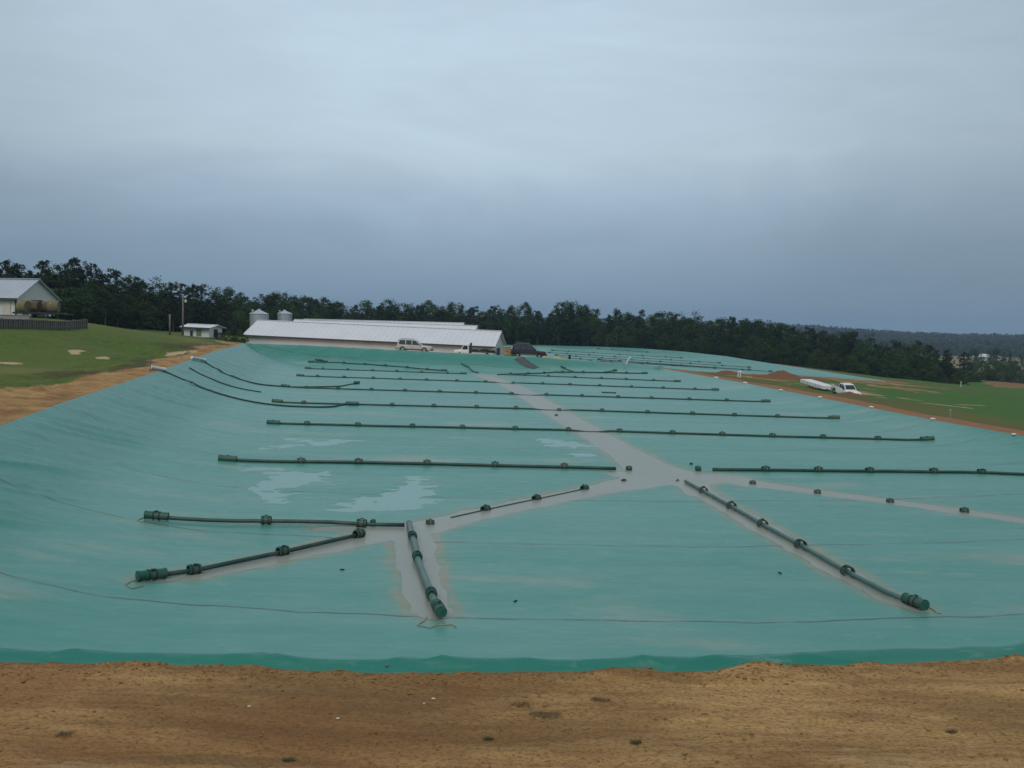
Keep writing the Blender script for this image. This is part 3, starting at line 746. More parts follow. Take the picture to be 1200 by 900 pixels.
# ------------------------------------------------------------------ sandbags and tubes at the edges
def sandbag(px, py, label, sc=1.):
    bm = bmesh.new(); bmesh.ops.create_uvsphere(bm, u_segments=18, v_segments=10, radius=1)
    for v in bm.verts:
        x, y, z = v.co; q = 1+.10*mn.noise(v.co*2.3+Vector((px, 0, 0)))
        v.co = Vector((math.copysign(abs(x)**.7, x)*.27*q, math.copysign(abs(y)**.75, y)*.18*q, z*.10*q))
        if v.co.x > .2: v.co.y *= .55; v.co.z *= .6
    me = bpy.data.meshes.new('sandbag'); bm.to_mesh(me); bm.free(); me.polygons.foreach_set('use_smooth', [True]*len(me.polygons))
    p = hit(px, py); o = link('sandbag', me, M['bag']); o.location = p+Vector((0, 0, .06)); o.rotation_euler.z = random.uniform(-1, 1); o.scale = (sc,)*3
    MB().tube([(.24, 0, .0), (.30, .01, .01)], [.04, .06], 8).build('tied_neck', M['bag'], o)
    tag(o, label, 'sandbag', 'white sandbags along the right edge')
M['bag'] = simple('white_woven_bag', (.72, .72, .70), .8, .1, 9)
for k, (px, py) in enumerate([(1188, 510), (1093, 491.8), (1021, 477.8), (961, 466.2), (915, 457.8), (873, 449.2), (839, 443)]):
    sandbag(px, py, ['first', 'second', 'third', 'fourth', 'fifth', 'sixth', 'seventh'][k]+' white sandbag from the right photo edge along the cover', .58+.08*k)
M['steel'] = simple('galvanised_steel', (.42, .44, .45), .38, .15, 2, metal=.7)
M['wood_g'] = simple('grey_weathered_wood', (.17, .155, .13), .85, .35, 3, bump=.3)
def white_tube(a, b, r, label, ring=True):
    A = hit(*a); B = hit(*b); A.z += r+.05; B.z += r+.02; t = thing('drain_tube', label, 'pipe', A, group='white tubes at the cover edges')
    d = B-A; m = MB().tube([Vector((0, 0, 0)), d*.5, d], r, 12); m.build('tube', M['pvc'], t, smooth=True)
    MB().tube([d*.92, d*1.02], r*1.3, 12).build('coupling', M['pvc'], t, smooth=True); MB().tube([-d*.02, d*.06], r*1.2, 12).build('coupling', M['pvc'], t, smooth=True)
white_tube((177, 433), (193, 435.5), .14, 'white tube end on the left bank feeding the nearer hose')
white_tube((225, 421), (240, 424), .14, 'white tube end on the left bank feeding the farther hose')
p = hit(176, 436); t = thing('marker_post', 'thin grey stake beside the nearer white tube on the left bank', 'post', p)
MB().tube([(0, 0, -.3), (.02, 0, 1.25)], .045, 8).build('stake', M['wood_g'], t); MB().bbox((.02, 0, 1.28), (.12, .12, .06), .01).build('cap', M['wood_g'], t)
def standpipe(px, py, h, lean, label, cross=False):
    p = hit(px, py); t = thing('standpipe', label, 'pipe', p, group='white standpipes between the basins')
    q = Vector((lean, 0, h)); MB().tube([(0, 0, -.2), q], .11, 10).build('tube', M['pvc'], t, smooth=True)
    MB().tube([q-Vector((.03, 0, .05)), q+Vector((.25, 0, .06))], .12, 10).build('elbow', M['pvc'], t, smooth=True)
    if cross: MB().tube([(-.4, 0, .35), (.35, 0, .28)], .08, 10).build('branch', M['pvc'], t, smooth=True)
standpipe(733, 427, 1.0, .55, 'leaning white standpipe on the far bank by the dirt strip', True)
standpipe(864.5, 442, .8, .12, 'left one of the pair of short white standpipes by the grass')
standpipe(867.5, 442.3, .8, .0, 'right one of the pair of short white standpipes by the grass')
p = hit(1113.5, 490); t = thing('marker_post', 'thin pale post in the grass beyond the right edge of the cover', 'post', p); MB().tube([(0, 0, -.3), (0, 0, .55)], .05, 8).build('stake', M['steel'], t); MB().bbox((0, 0, .58), (.16, .1, .12), .02).build('cap', M['steel'], t)
p = hit(1126, 453.5); t = thing('marker_post', 'small white stake at the far edge of the green field', 'post', p); MB().tube([(0, 0, -.3), (0, 0, .9)], .07, 8).build('stake', M['pvc'], t); MB().bbox((0, 0, .92), (.22, .2, .08), .02).build('cap', M['pvc'], t)

# grey mat over the far bank below the black vehicle
A = [hit(607, 419.5), hit(613, 424), hit(620, 428.5), hit(628, 431.5)]
def mat_strip(pp, w, name, matl, label, cat):
    b = MB(); n = 24; vs = []
    P_ = []
    for i in range(n+1):
        f = i/n*(len(pp)-1); j = min(int(f), len(pp)-2); P_.append(pp[j].lerp(pp[j+1], f-j))
    for i, p in enumerate(P_):
        d = (P_[min(i+1, n)]-P_[max(i-1, 0)]); d.z = 0; d.normalize(); sd = Vector((-d.y, d.x, 0))
        for j in range(5):
            q = p+sd*w*(j/4-.5); z = hz(q.x, q.y)+.05+.03*math.sin(j*1.5+i*.8)
            vs.append((q.x, q.y, z)); 
    top = len(vs); vs += [(x, y, z-.04) for x, y, z in vs]
    fs = []
    for i in range(n):
        for j in range(4):
            a = i*5+j; fs.append((a, a+1, a+6, a+5)); fs.append((top+a, top+a+5, top+a+6, top+a+1))
        fs += [(i*5, (i+1)*5, top+(i+1)*5, top+i*5), (i*5+4, top+i*5+4, top+i*5+9, i*5+9)]
    b.add(vs, fs); o = b.build(name, matl, None, smooth='all'); tag(o, label, cat)
M['geotex'] = simple('grey_textile', (.075, .085, .09), .8, .3, 2)
mat_strip(A, 1.5, 'access_mat', M['geotex'], 'dark grey mat hanging down the far bank below the black vehicle', 'mat')

# ------------------------------------------------------------------ barns
def metal_mat(name, col, freq, axis=0, rough=.45, metal=.0):
    t = NT(name); co = t.coord(); sep = t.new('ShaderNodeSeparateXYZ'); t.link(co, sep.inputs[0])
    w = t.math('PINGPONG', t.math('MULTIPLY', sep.outputs[axis], freq), .5)
    n = t.noise(.35, 6, .6); c = t.mix(n, tuple(x*.82 for x in col), tuple(min(1, x*1.08) for x in col))
    c = t.mix(t.math('MULTIPLY', t.math('LESS_THAN', w, .06), .30), c, tuple(x*.55 for x in col))
    st = t.noise(.6, 6, .7, t.coord((1.2, 1.2, .12))); c = t.mix(t.ramp(st, [(.6, 0.), (.85, .45)]), c, tuple(x*.6 for x in col))
    t.bump(w, .5, .04); return t.set(c, rough, .5, metal)
M['roof'] = metal_mat('white_metal_roof', (.66, .68, .72), 1.1)
M['roof_b'] = metal_mat('grey_blue_metal_roof', (.40, .45, .52), 1.1)
M['wall_w'] = metal_mat('white_wall_sheeting', (.66, .67, .65), 2.5)
M['wall_cream'] = metal_mat('cream_wall_boards', (.60, .56, .46), 2.2, 2)
M['trim'] = simple('dark_trim', (.045, .05, .055), .6, .2)
M['dark'] = simple('dark_opening', (.02, .022, .025), .6, .2)
M['glass'] = simple('tinted_glass', (.02, .025, .03), .08, .1, spec=.6)
M['concrete'] = simple('concrete', (.30, .29, .27), .85, .2, 2)
def barn(name, label, A, B, wid, wall_h, rise, wallm, roofm, group=None, cat='barn', fans=0, doors=()):
    """A,B: ground points of the near eave wall, barn extends to the left of A->B"""
    A = Vector(A); B = Vector(B); d = B-A; L = math.hypot(d.x, d.y); rz = math.atan2(d.y, d.x); ry = -math.atan2(d.z, L)
    t = thing(name, label, cat, A, group=group, rot=(0, ry, rz)); ov = .5
    MB().box((L/2, wid/2, wall_h/2), (L, wid, wall_h)).prism([(0, 0)]*0 or [(0, wall_h), (0, wall_h)], 0, 0) if False else None
    w = MB()
    h = wall_h; top = h+rise
    pr = [(0, 0), (wid, 0), (wid, h), (wid/2, top-.03), (0, h)]
    vs = [Vector((0, y, z)) for y, z in pr]+[Vector((L, y, z)) for y, z in pr]; n = 5
    fs = [tuple(range(n)), tuple(range(2*n-1, n-1, -1))]+[(i, i+n, (i+1) % n+n, (i+1) % n) for i in range(n)]
    w.add(vs, fs); w.build('wall', wallm, t)
    sl = rise/(wid/2); r = MB()
    for sgn in (0, 1):
        y0 = -ov if sgn == 0 else wid+ov; z0 = h-ov*sl+.06
        vs = [(-ov, y0, z0), (L+ov, y0, z0), (L+ov, wid/2, top+.06), (-ov, wid/2, top+.06)]; vs += [(x, y, z+.09) for x, y, z in vs]
        r.add(vs, [(0, 1, 2, 3), (4, 7, 6, 5), (0, 4, 5, 1), (1, 5, 6, 2), (2, 6, 7, 3), (3, 7, 4, 0)])
    r.build('roof', roofm, t)
    MB().bbox((L/2, wid/2, top+.17), (L+1, .5, .10), .03).build('ridge_cap', roofm, t)
    MB().box((L/2, -ov-.06, h-ov*sl+.02), (L+1, .10, .26)).build('fascia', M['trim'], t)
    MB().box((L/2, -.04, h*.72), (L-1.2, .06, h*.28)).build('curtain_opening', M['wall_cream'] if wallm is not M['wall_cream'] else M['dark'], t) if False else None
    for (x, wd, hh, m) in doors:
        f = MB().bbox((x, -.06, hh/2), (wd, .08, hh), .02).build('door', m, t); MB().bbox((x+wd*.35, -.12, hh*.5), (.06, .06, .16), .01).build('handle', M['trim'], f)
    MB().box((L+.03, wid/2, h*.45), (.05, wid*.3, h*.85)).build('end_door', M['dark'], t)
    return t
def pb(px, d, z): v = ray(px, 400); v = v*(d/v.y); return Vector((v.x, v.y, z))
zl = P(288, 393, 165).z-3.3; zr = P(590, 407, 160).z-3.3
bf = barn('long_barn', 'long white metal-roofed barn behind the far bank, the front one', P(288, 395, 166).xy.to_3d()+Vector((0, 0, zl)), P(577, 409, 160).xy.to_3d()+Vector((0, 0, zr)), 12, 3.45, 2.35, M['wall_w'], M['roof'], 'long white barns', fans=1, doors=[(6, 1, 2, M['wall_cream'])])
barn('long_barn', 'long white barn whose roof edge shows just above the front barn, the middle one', Vector((-44, 186, zl+.0)), Vector((-8.3, 181, zr+.50)), 12, 3.45, 2.6, M['wall_w'], M['roof'], 'long white barns')
barn('long_barn', 'long white barn farthest back, its roof stepping down behind the other two', Vector((-46, 204, zl+.1)), Vector((-11.8, 199, zr+.95)), 12, 3.45, 2.6, M['wall_w'], M['roof'], 'long white barns')
# the barn on the hill, left
A = P(-60, 369, 131); B = P(20, 370, 126); hb = 2.45
bA = Vector((A.x-12, A.y+1, B.z)); t = barn('hill_barn', 'white barn with grey-blue roof on the left hill, cut off by the photo edge', bA, B, 7.2, hb, 2.35, M['wall_w'], M['roof_b'])
Lb = (B-bA).length
for xx in (Lb-1.6, Lb-4.4): MB().bbox((xx, -.06, 1.1), (1.3, .06, 2.1), .02).build('door', M['wall_cream'], t)
MB().box((Lb-.12, -.07, hb/2), (.28, .08, hb)).build('corner_post', M['trim'], t)
# small shed
A = P(215, 394, 160); B = P(245, 395.5, 158)
t = barn('shed', 'small white shed with flat metal roof beside the lamp pole', A, B, 3.2, 1.55, .35, M['wall_w'], M['roof'], cat='shed', doors=[(1.7, .5, 1.0, M['dark'])])
MB().bbox((3.2, -.05, .75), (1.0, .06, 1.2), .02).build('hatch', simple('green_grey_panel', (.16, .22, .12), .7, .3), t)
# silos
M['silo'] = metal_mat('corrugated_silo', (.46, .49, .52), 3., 2, .42, .45)
def silo(px, d, r, ztop, zbase, label):
    v = ray(px, 380); v = v*(d/v.y); t = thing('grain_bin', label, 'grain bin', (v.x, v.y, zbase), group='grain bins behind the long barns')
    h = ztop-zbase; eave = h-r*.42
    MB().lathe([(r, 0), (r, eave)], 32).build('bin_wall', M['silo'], t, smooth=True)
    MB().lathe([(r+.12, eave-.05), (r+.10, eave+.03), (.35, h-.05), (.35, h+.14), (0.01, h+.24)], 24).build('bin_roof', M['roof_b'], t)
    MB().box((r+.05, 0, eave/2), (.12, .4, eave)).build('ladder', M['steel'], t)
    MB().bbox((-r*.55, -r*.6, h-.2), (.4, .4, .45), .04).build('hatch', M['steel'], t)
silo(303.5, 192, 1.80, P(303, 363.2, 192).z, -5.5, 'corrugated steel grain bin at the left end of the long barns, larger one')
silo(333.5, 222, 1.62, P(333, 364, 222).z, -5.5, 'corrugated steel grain bin behind the long roof, smaller right one')
# lamp pole and plain pole
p = P(214.3, 389, 148); hh = P(216, 347, 148).z-p.z; t = thing('lamp_pole', 'tall grey wooden pole with a yard lamp beside the small shed', 'lamp pole', (p.x, p.y, p.z-.5))
MB().tube([(0, 0, 0), (0, 0, hh+.5)], [.16, .11], 10).build('pole', M['wood_g'], t, smooth='all'); a = MB().tube([(0, 0, hh-.1), (.35, -.05, hh), (.42, -.05, hh-.1)], .03, 6).build('arm', M['steel'], t)
MB().lathe([(.02, .2), (.17, .1), (.2, -.12), (.12, -.26), (.02, -.3)], 12, Matrix.Translation((.44, -.05, hh-.25))).build('lamp', M['pvc'], a, smooth=True)
p = P(199, 389, 150); hh = P(199, 368, 150).z-p.z; t = thing('utility_pole', 'short bare wooden pole left of the lamp pole', 'pole', (p.x, p.y, p.z-.5)); MB().tube([(0, 0, 0), (0, 0, hh+.5)], [.14, .11], 10).build('pole', M['wood_g'], t, smooth='all'); MB().bbox((0, 0, hh+.2), (.5, .12, .1), .02).build('crossbar', M['wood_g'], t)
# plank fence on the hill
def fence():
    A = P(-70, 397, 87); B = P(102, 383.5, 112); t = thing('plank_fence', 'grey upright plank fence along the top of the left grass hill', 'fence', A)
    d = B-A; n = 62; post = MB(); 
    plank = MB().bbox((0, 0, .52), (.26, .05, 1.15), .01).mesh('plank', M['wood_g'])
    ang = math.atan2(d.y, d.x)
    zs = []
    for i in range(n):
        p = A+d*(i/(n-1)); z = gz(p.x, p.y); zs.append(z)
        o = link('plank', plank, None, t); o.location = (p.x-A.x, p.y-A.y, z-A.z-.05+random.uniform(-.03, .03)); o.rotation_euler = (random.uniform(-.03, .03), random.uniform(-.03, .03), ang); o.scale = (random.uniform(.75, 1.15), 1, random.uniform(.94, 1.05))
    vs = []; fs = []
    for i in range(n):
        p = A+d*(i/(n-1)); q = Vector((p.x-A.x, p.y-A.y+.14, zs[i]-A.z)); vs += [q+Vector((0, 0, -.2)), q+Vector((0, 0, .92)), q+Vector((0, .05, .92)), q+Vector((0, .05, -.2))]
        if i: a = 4*(i-1); fs += [(a, a+4, a+5, a+1), (a+1, a+5, a+6, a+2), (a+2, a+6, a+7, a+3), (a+3, a+7, a+4, a)]
    MB().add(vs, fs).build('dark_gap_sheet', M['dark'], t)  # dark sheet added behind the planks to darken the gaps
    for k, zz in enumerate((.95, .35)):
        pts = []
        for i in range(n): p = A+d*(i/(n-1)); pts.append((p.x-A.x-.0, p.y-A.y+.06, zs[i]-A.z+zz))
        MB().tube(pts, .06, 6).build('rail', M['wood_g'], t)
fence()
M['hay'] = None
t_ = NT('hay'); c = t_.mix(t_.noise(4, 8, .75, t_.coord((1, 1, 5))), (.10, .085, .045), (.27, .23, .125)); t_.bump(t_.noise(9, 6), .7, .05); M['hay'] = t_.set(c, .95, .1)
M['hay2'] = None
t_ = NT('old_hay'); c = t_.mix(t_.noise(4, 8, .75, t_.coord((1, 1, 5))), (.05, .035, .02), (.19, .145, .09)); t_.bump(t_.noise(9, 6), .7, .05); M['hay2'] = t_.set(c, .95, .1)
def bale(px, py, d, rz, r, label, m):
    p = P(px, py, d); r *= .9; prof = [(.01, -.6)]+[(r*(.92+.08*math.sin((i+1)/7*PI)), -.6+1.2*i/6) for i in range(7)]+[(.01, .6)]
    b = MB().lathe(prof, 26, Matrix.Rotation(PI/2, 4, 'X')); 
    b.v = [tuple(Vector(v)*(1+.13*mn.noise(Vector(v)*2.6+Vector((px, 0, 0))))) for v in b.v]
    o = b.build('hay_bale', m, None, smooth=True); o.location = (p.x, p.y, p.z+r); o.rotation_euler.z = rz; tag(o, label, 'hay bale', 'round hay bales by the hill barn')
    MB().lathe([(r*1.005, -.25), (r*1.02, -.2), (r*1.005, -.15)], 26, Matrix.Rotation(PI/2, 4, 'X')).build('twine', M['rope'], o)
bale(28, 367, 118, 1.35, .88, 'yellow round hay bale in front of the hill barn, leftmost of four', M['hay'])
bale(41, 367, 119, 1.5, .86, 'brown weathered round hay bale, second of four from the hill barn corner', M['hay2'])
bale(53.5, 367, 120, 1.5, .80, 'brown round hay bale, third of four, right of the gap', M['hay2'])
bale(63, 367, 119, 1.75, .88, 'yellow round hay bale at the right end of the four', M['hay'])
# farm trailer under the bales and low concrete wall
t = thing('farm_trailer', 'low dark farm trailer carrying the round hay bales', 'trailer', P(46, 370, 118.6), .05)
MB().bbox((0, .2, .30), (5.6, 2.4, .22), .03).build('deck', M['dark'], t)
for x in (-1.2, 1.2):
    for y in (-1., 1.4): MB().lathe([(.1, -.1), (.32, -.1), (.36, 0), (.32, .1), (.1, .1)], 14, Matrix.Translation((x, y, .08)) @ Matrix.Rotation(PI/2, 4, 'X')).build('wheel', M['dark'], t, smooth=True)
MB().tube([(2.8, .2, .3), (4.1, .2, .2)], .06, 6).build('drawbar', M['dark'], t)
p = P(12, 378, 108); t = thing('low_wall', 'low weathered concrete wall behind the plank fence', 'wall', p, .02); MB().bbox((-4, 0, .35), (12.5, .5, .9), .04).build('wall_block', M['concrete'], t); MB().bbox((-4, 0, .84), (12.7, .62, .08), .02).build('coping', M['concrete'], t)

# ------------------------------------------------------------------ vehicles
M['tyre'] = simple('tyre_rubber', (.012, .012, .013), .85, .2)
M['rim'] = simple('wheel_rim', (.38, .38, .37), .35, .15, metal=.5)
M['paint_tan'] = simple('champagne_paint', (.50, .47, .42), .28, .1, 1.5)
M['paint_clad'] = simple('brown_cladding', (.10, .09, .08), .5, .2)
M['paint_black'] = simple('black_paint', (.012, .010, .014), .22, .2, 1.5)
M['paint_white'] = simple('white_paint', (.72, .73, .73), .3, .08, 1.5)
M['red'] = simple('red_lens', (.28, .015, .012), .25, .1)
M['lens'] = simple('clear_lens', (.6, .62, .62), .12, .05)
TY = MB().lathe([(.22, -.11), (.345, -.12), (.375, -.08), (.38, 0), (.375, .08), (.345, .12), (.22, .11)], 24, Matrix.Rotation(PI/2, 4, 'X'), closed=True).mesh('tyre', M['tyre'], smooth=True)
RM = MB().lathe([(.01, -.07), (.09, -.09), (.20, -.06), (.235, -.10), (.235, .10), (.20, .06), (.09, .09), (.01, .07)], 20, Matrix.Rotation(PI/2, 4, 'X')).mesh('rim', M['rim'], smooth=True)
def wheel(t, x, y, z=.38, s=1.):
    w = bpy.data.objects.new('wheel', TY); COL.objects.link(w); w.parent = t; w.location = (x, y, z*s); w.scale = (s,)*3; link('rim', RM, None, w); return w
def shell(bottom, sections):
    """sections: list of (x, halfwidth, z_low, z_high) lofted along x with rounded-ish section"""
    b = MB(); vs = []; fs = []; n = 10
    for x, w, zl, zh in sections:
        hgt = zh-zl
        for (a, c) in ((-.92, 0), (-1, .12), (-1, .62), (-.96, .86), (-.80, 1), (.80, 1), (.96, .86), (1, .62), (1, .12), (.92, 0)):
            vs.append((x, a*w, zl+c*hgt))
    k = len(sections)
    for i in range(k-1):
        for j in range(n): fs.append((i*n+j, i*n+(j+1) % n, (i+1)*n+(j+1) % n, (i+1)*n+j))
    fs.append(tuple(range(n))); fs.append(tuple((k-1)*n+j for j in range(n))[::-1]); return b.add(vs, fs)
def make_vehicle(kind, name, label, cat, loc, rz, paint, pitch=0., rotroll=0.):
    t = thing(name, label, cat, loc, rot=(rotroll, pitch, rz)); hw = .97
    if kind == 'suv':
        L = 5.3; wb = (-1.65, 1.6)
        body = shell(0, [(-2.62, .86, .50, .98), (-2.5, .95, .36, 1.10), (-1, hw, .34, 1.12), (1.1, hw, .34, 1.10), (1.25, hw, .34, 1.10), (2.35, .94, .36, 1.02), (2.55, .90, .42, .94), (2.64, .80, .48, .80)])
        cab = [(-2.48, .84, 1.08), (-2.36, .76, 1.86), (-1.0, .74, 1.90), (.25, .73, 1.86), (1.15, .86, 1.10)]
        wins = [[(-2.22, 1.16), (-2.16, 1.74), (-1.32, 1.78), (-1.30, 1.14)], [(-1.16, 1.14), (-1.16, 1.78), (-.38, 1.78), (-.36, 1.14)], [(-.24, 1.14), (-.24, 1.77), (.22, 1.74), (.92, 1.14)]]
    elif kind == 'pickup':
        L = 5.6; wb = (-1.75, 1.75)
        body = shell(0, [(-2.80, .90, .50, 1.05), (-2.72, .95, .45, 1.10), (-.72, hw, .40, 1.10), (-.70, hw, .36, 1.12), (1.3, hw, .36, 1.10), (2.55, .94, .38, 1.02), (2.72, .9, .42, .95), (2.80, .8, .5, .8)])
        cab = [(-.75, .86, 1.08), (-.66, .76, 1.78), (.2, .74, 1.80), (.55, .73, 1.76), (1.35, .86, 1.10)]
        wins = [[(-.58, 1.16), (-.54, 1.68), (.02, 1.70), (.02, 1.14)], [(.12, 1.14), (.12, 1.69), (.50, 1.66), (1.12, 1.14)]]
    body.build('body', paint, t, smooth=True)
    vs = []; fs = []; k = len(cab)
    for x, w, z in cab: vs += [(x, -w, z), (x, w, z)]
    vs += [(cab[0][0], -cab[0][1], 1.0), (cab[0][0], cab[0][1], 1.0), (cab[-1][0], -cab[-1][1], 1.0), (cab[-1][0], cab[-1][1], 1.0)]
    b = MB(); outer = [0, 2, 4, 6, 8]; 
    fs = [(2*k, 0, 2, 4, 6, 8, 2*k+2), (2*k+1, 2*k+3, 9, 7, 5, 3, 1)]+[(2*i, 2*i+1, 2*i+3, 2*i+2) for i in range(k-1)]+[(2*k, 2*k+1, 1, 0), (2*k+2, 8, 9, 2*k+3)]
    b.add(vs, fs); b.build('cabin', paint, t)
    def yw(z): return .86-(z-1.08)*(.86-.745)/.78
    for sgn in (-1, 1):
        for wn in wins:
            vs = [(x, sgn*(yw(z)+.006), z) for x, z in wn]+[(x, sgn*(yw(z)+.022), z) for x, z in wn]; n = len(wn)
            MB().add(vs, [tuple(range(n)), tuple(range(2*n-1, n-1, -1))]+[(i, (i+1) % n, (i+1) % n+n, i+n) for i in range(n)]).build('side_window', M['glass'], t)
    # windscreen + rear glass
    def glass(a, c, name):
        (x0, w0, z0), (x1, w1, z1) = a, c; d = Vector((x1-x0, 0, z1-z0)); nrm = Vector((-d.z, 0, d.x)).normalized(); 
        if name == 'windscreen': nrm = -nrm if nrm.x < 0 else nrm
        else: nrm = -nrm if nrm.x > 0 else nrm
        p0 = Vector((x0, 0, z0))+d*.1+nrm*.012; p1 = Vector((x0, 0, z0))+d*.9+nrm*.012
        vs = [(p0.x, -w0*.88, p0.z), (p0.x, w0*.88, p0.z), (p1.x, w1*.88, p1.z), (p1.x, -w1*.88, p1.z)]; vs += [(x-nrm.x*.01, y, z-nrm.z*.01) for x, y, z in vs]
        MB().add(vs, [(0, 1, 2, 3), (7, 6, 5, 4), (0, 4, 5, 1), (1, 5, 6, 2), (2, 6, 7, 3), (3, 7, 4, 0)]).build(name, M['glass'], t)
    glass(cab[-1], cab[-2], 'windscreen'); glass(cab[0], cab[1], 'rear_window')
    for x in wb:
        for y in (-.87, .87):
            wheel(t, x, y)
            MB().lathe([(.40, -.05), (.46, -.05), (.46, .05), (.40, .05)], 20, Matrix.Translation((x, y*1.09, .42)) @ Matrix.Rotation(PI/2, 4, 'X'), closed=True).build('wheel_arch', M['dark'] if paint is not M['paint_tan'] else M['paint_clad'], t)
    MB().bbox((L/2+.0, 0, .50), (.20, 1.8, .26), .05).build('front_bumper', M['paint_clad'] if kind == 'suv' else M['rim'], t); MB().bbox((-L/2, 0, .52), (.18, 1.8, .24), .05).build('rear_bumper', M['paint_clad'] if kind == 'suv' else M['rim'], t)
    for y in (-.68, .68):
        MB().bbox((L/2-.03, y, .80), (.10, .32, .18), .03).build('headlight', M['lens'], t); MB().bbox((-L/2+.06, y*1.18, .95), (.10, .14, .34), .02).build('tail_light', M['red'], t)
    MB().bbox((L/2-.02, 0, .78), (.08, .9, .20), .02).build('grille', M['dark'], t)
    for y in (-1, 1):
        MB().box((0, y*.985, .46), (L*.46, .03, .22)).build('side_sill', M['paint_clad'] if kind == 'suv' else paint, t)
        MB().bbox((.98, y*1.06, 1.16), (.12, .18, .16), .03).build('wing_mirror', M['dark'], t)
        MB().bbox((-.25, y*.99, .92), (.16, .03, .04), .01).build('door_handle', M['trim'], t)
    if kind == 'suv':
        for y in (-.6, .6): MB().tube([(-2.1, y, 1.93), (-2.05, y, 1.98), (-.1, y, 1.97), (-.05, y, 1.92)], .02, 6).build('roof_rail', M['trim'], t)
    else:
        MB().box((-1.72, 0, 1.102), (1.85, 1.66, .012)).build('bed_liner', M['dark'], t)
        for y in (-.9, .9): MB().bbox((-1.75, y, 1.14), (2.0, .10, .10), .02).build('bed_rail', paint, t)
    return t
def bank(px, py, off=0.): p = hit(px, py, hi=170); return p
a = P(471, 410.5, 145); b = P(504, 412.3, 144.2)
c_ = P(485.5, 412.0, 144); z = gz(c_.x, c_.y)
make_vehicle('suv', 'suv', 'champagne SUV with brown lower trim parked on the far bank before the long barn', 'car', (c_.x, c_.y, c_.z-.12), -.05, M['paint_tan'], pitch=R(1.6))
c_ = P(619.5, 418.5, 144); v1 = make_vehicle('suv', 'suv', 'black SUV with a roof load, parked on the far bank beside tan crates', 'car', (c_.x, c_.y, c_.z-.05), -.06, M['paint_black'], pitch=R(1.5))
MB().bbox((-.9, 0, 2.05), (2.0, 1.1, .22), .06).build('roof_load', M['geotex'], v1)
# flatbed work truck behind the bank
c_ = P(556, 417, 150); t = thing('flatbed_truck', 'white-cabbed flatbed truck half hidden behind the far bank, facing left', 'truck', (c_.x, c_.y, c_.z-.25), rot=(0, R(1.5), -.04))
shell(0, [(-3.15, .82, .55, .95), (-3.0, .93, .45, 1.05), (-2.2, .97, .4, 1.15), (-2.0, .98, .4, 1.18), (-.85, .98, .4, 1.18)]).build('body', M['paint_white'], t, smooth=True)
MB().prism([(-2.15, 1.12), (-1.75, 1.92), (-.92, 1.95), (-.86, 1.12)], -.84, .84).build('cabin', M['paint_white'], t)
for y in (-1, 1): MB().prism([(-1.92, 1.2), (-1.68, 1.78), (-1.08, 1.80), (-1.05, 1.2)], y*.845, y*.862).build('side_window', M['glass'], t)
MB().prism([(-2.16, 1.2), (-1.83, 1.83), (-1.815, 1.80), (-2.13, 1.2)], -.7, .7).build('windscreen', M['glass'], t)
MB().bbox((-.62, 0, 1.45), (.16, 2.1, 1.6), .03).build('headboard', M['dark'], t); MB().bbox((1.4, 0, .92), (4.1, 2.2, .16), .03).build('flatbed', M['dark'], t)
MB().bbox((.1, 0, 1.15), (.9, 1.5, .34), .05).build('toolbox', M['dark'], t)
MB().tube([(.7, -.6, 1.1), (1.6, -.4, 1.45), (2.6, -.5, 1.12)], .13, 8).build('pipe_load', M['hose'], t); MB().tube([(.9, .3, 1.2), (3.2, .2, 1.15)], .16, 8).build('pipe_load', M['hose'], t)
for x in (-2.2, 1.9):
    for y in (-.86, .86): wheel(t, x, y)
for y in (-.6, .6): MB().bbox((-3.14, y, .8), (.08, .26, .18), .02).build('headlight', M['lens'], t)
MB().bbox((-3.18, 0, .5), (.16, 1.8, .2), .04).build('front_bumper', M['rim'], t)
# white pickup towing a long white trailer beyond the right edge
A = hit(949, 459.5); B = hit(990, 465.5)
A = P(957, 459, 128); A.z = gz(A.x, A.y); B = P(991, 466.5, 119.5); B.z = gz(B.x, B.y)
hd = math.atan2(B.y-A.y, B.x-A.x); pt = -math.atan2(B.z-A.z, (B-A).xy.length)
pk = make_vehicle('pickup', 'pickup_truck', 'white pickup truck towing a trailer on the slope beyond the right edge', 'pickup truck', (B.x, B.y, B.z-.05), hd+.05, M['paint_white'], pitch=R(7.))
pk.scale = (.86,)*3; q = B-Vector((math.cos(hd+.3), math.sin(hd+.3), 0))*2.6
tc = A
TS = .85
t = thing('utility_trailer', 'long white box-sided trailer hitched behind the white pickup', 'trailer', (tc.x, tc.y, tc.z-.18), rot=(0, R(5), hd+.10)); t.scale = (.92, .86, .86)
MB().bbox((0, 0, .72), (6.6, 1.7, .12), .03).build('deck', M['steel'], t)
for y in (-.95, .95): MB().bbox((0, y, .95), (6.6, .06, .52), .02).build('side_panel', M['paint_white'], t)
for x in (-3.3, 3.3): MB().bbox((x, 0, .95), (.06, 1.86, .52), .02).build('end_panel', M['paint_white'], t)
MB().bbox((-.2, 0, 1.14), (6.3, 1.78, .05), .02).build('cover_sheet', M['paint_white'], t)
for x in (-.5, .5):
    for y in (-1.06, 1.06): wheel(t, x, y, s=.85)
for x in (-2.2, -1.1, 1.1, 2.2):
    for y in (-.99, .99): MB().box((x, y, .95), (.07, .03, .54)).build('stake', M['steel'], t)
MB().tube([(3.3, -.5, .8), (4.5, 0, .6), (3.3, .5, .8)], .06, 6).build('drawbar', M['steel'], t)
for y in (-.8, .8): MB().bbox((-3.35, y, 1.05), (.04, .15, .1), .01).build('tail_light', M['red'], t)

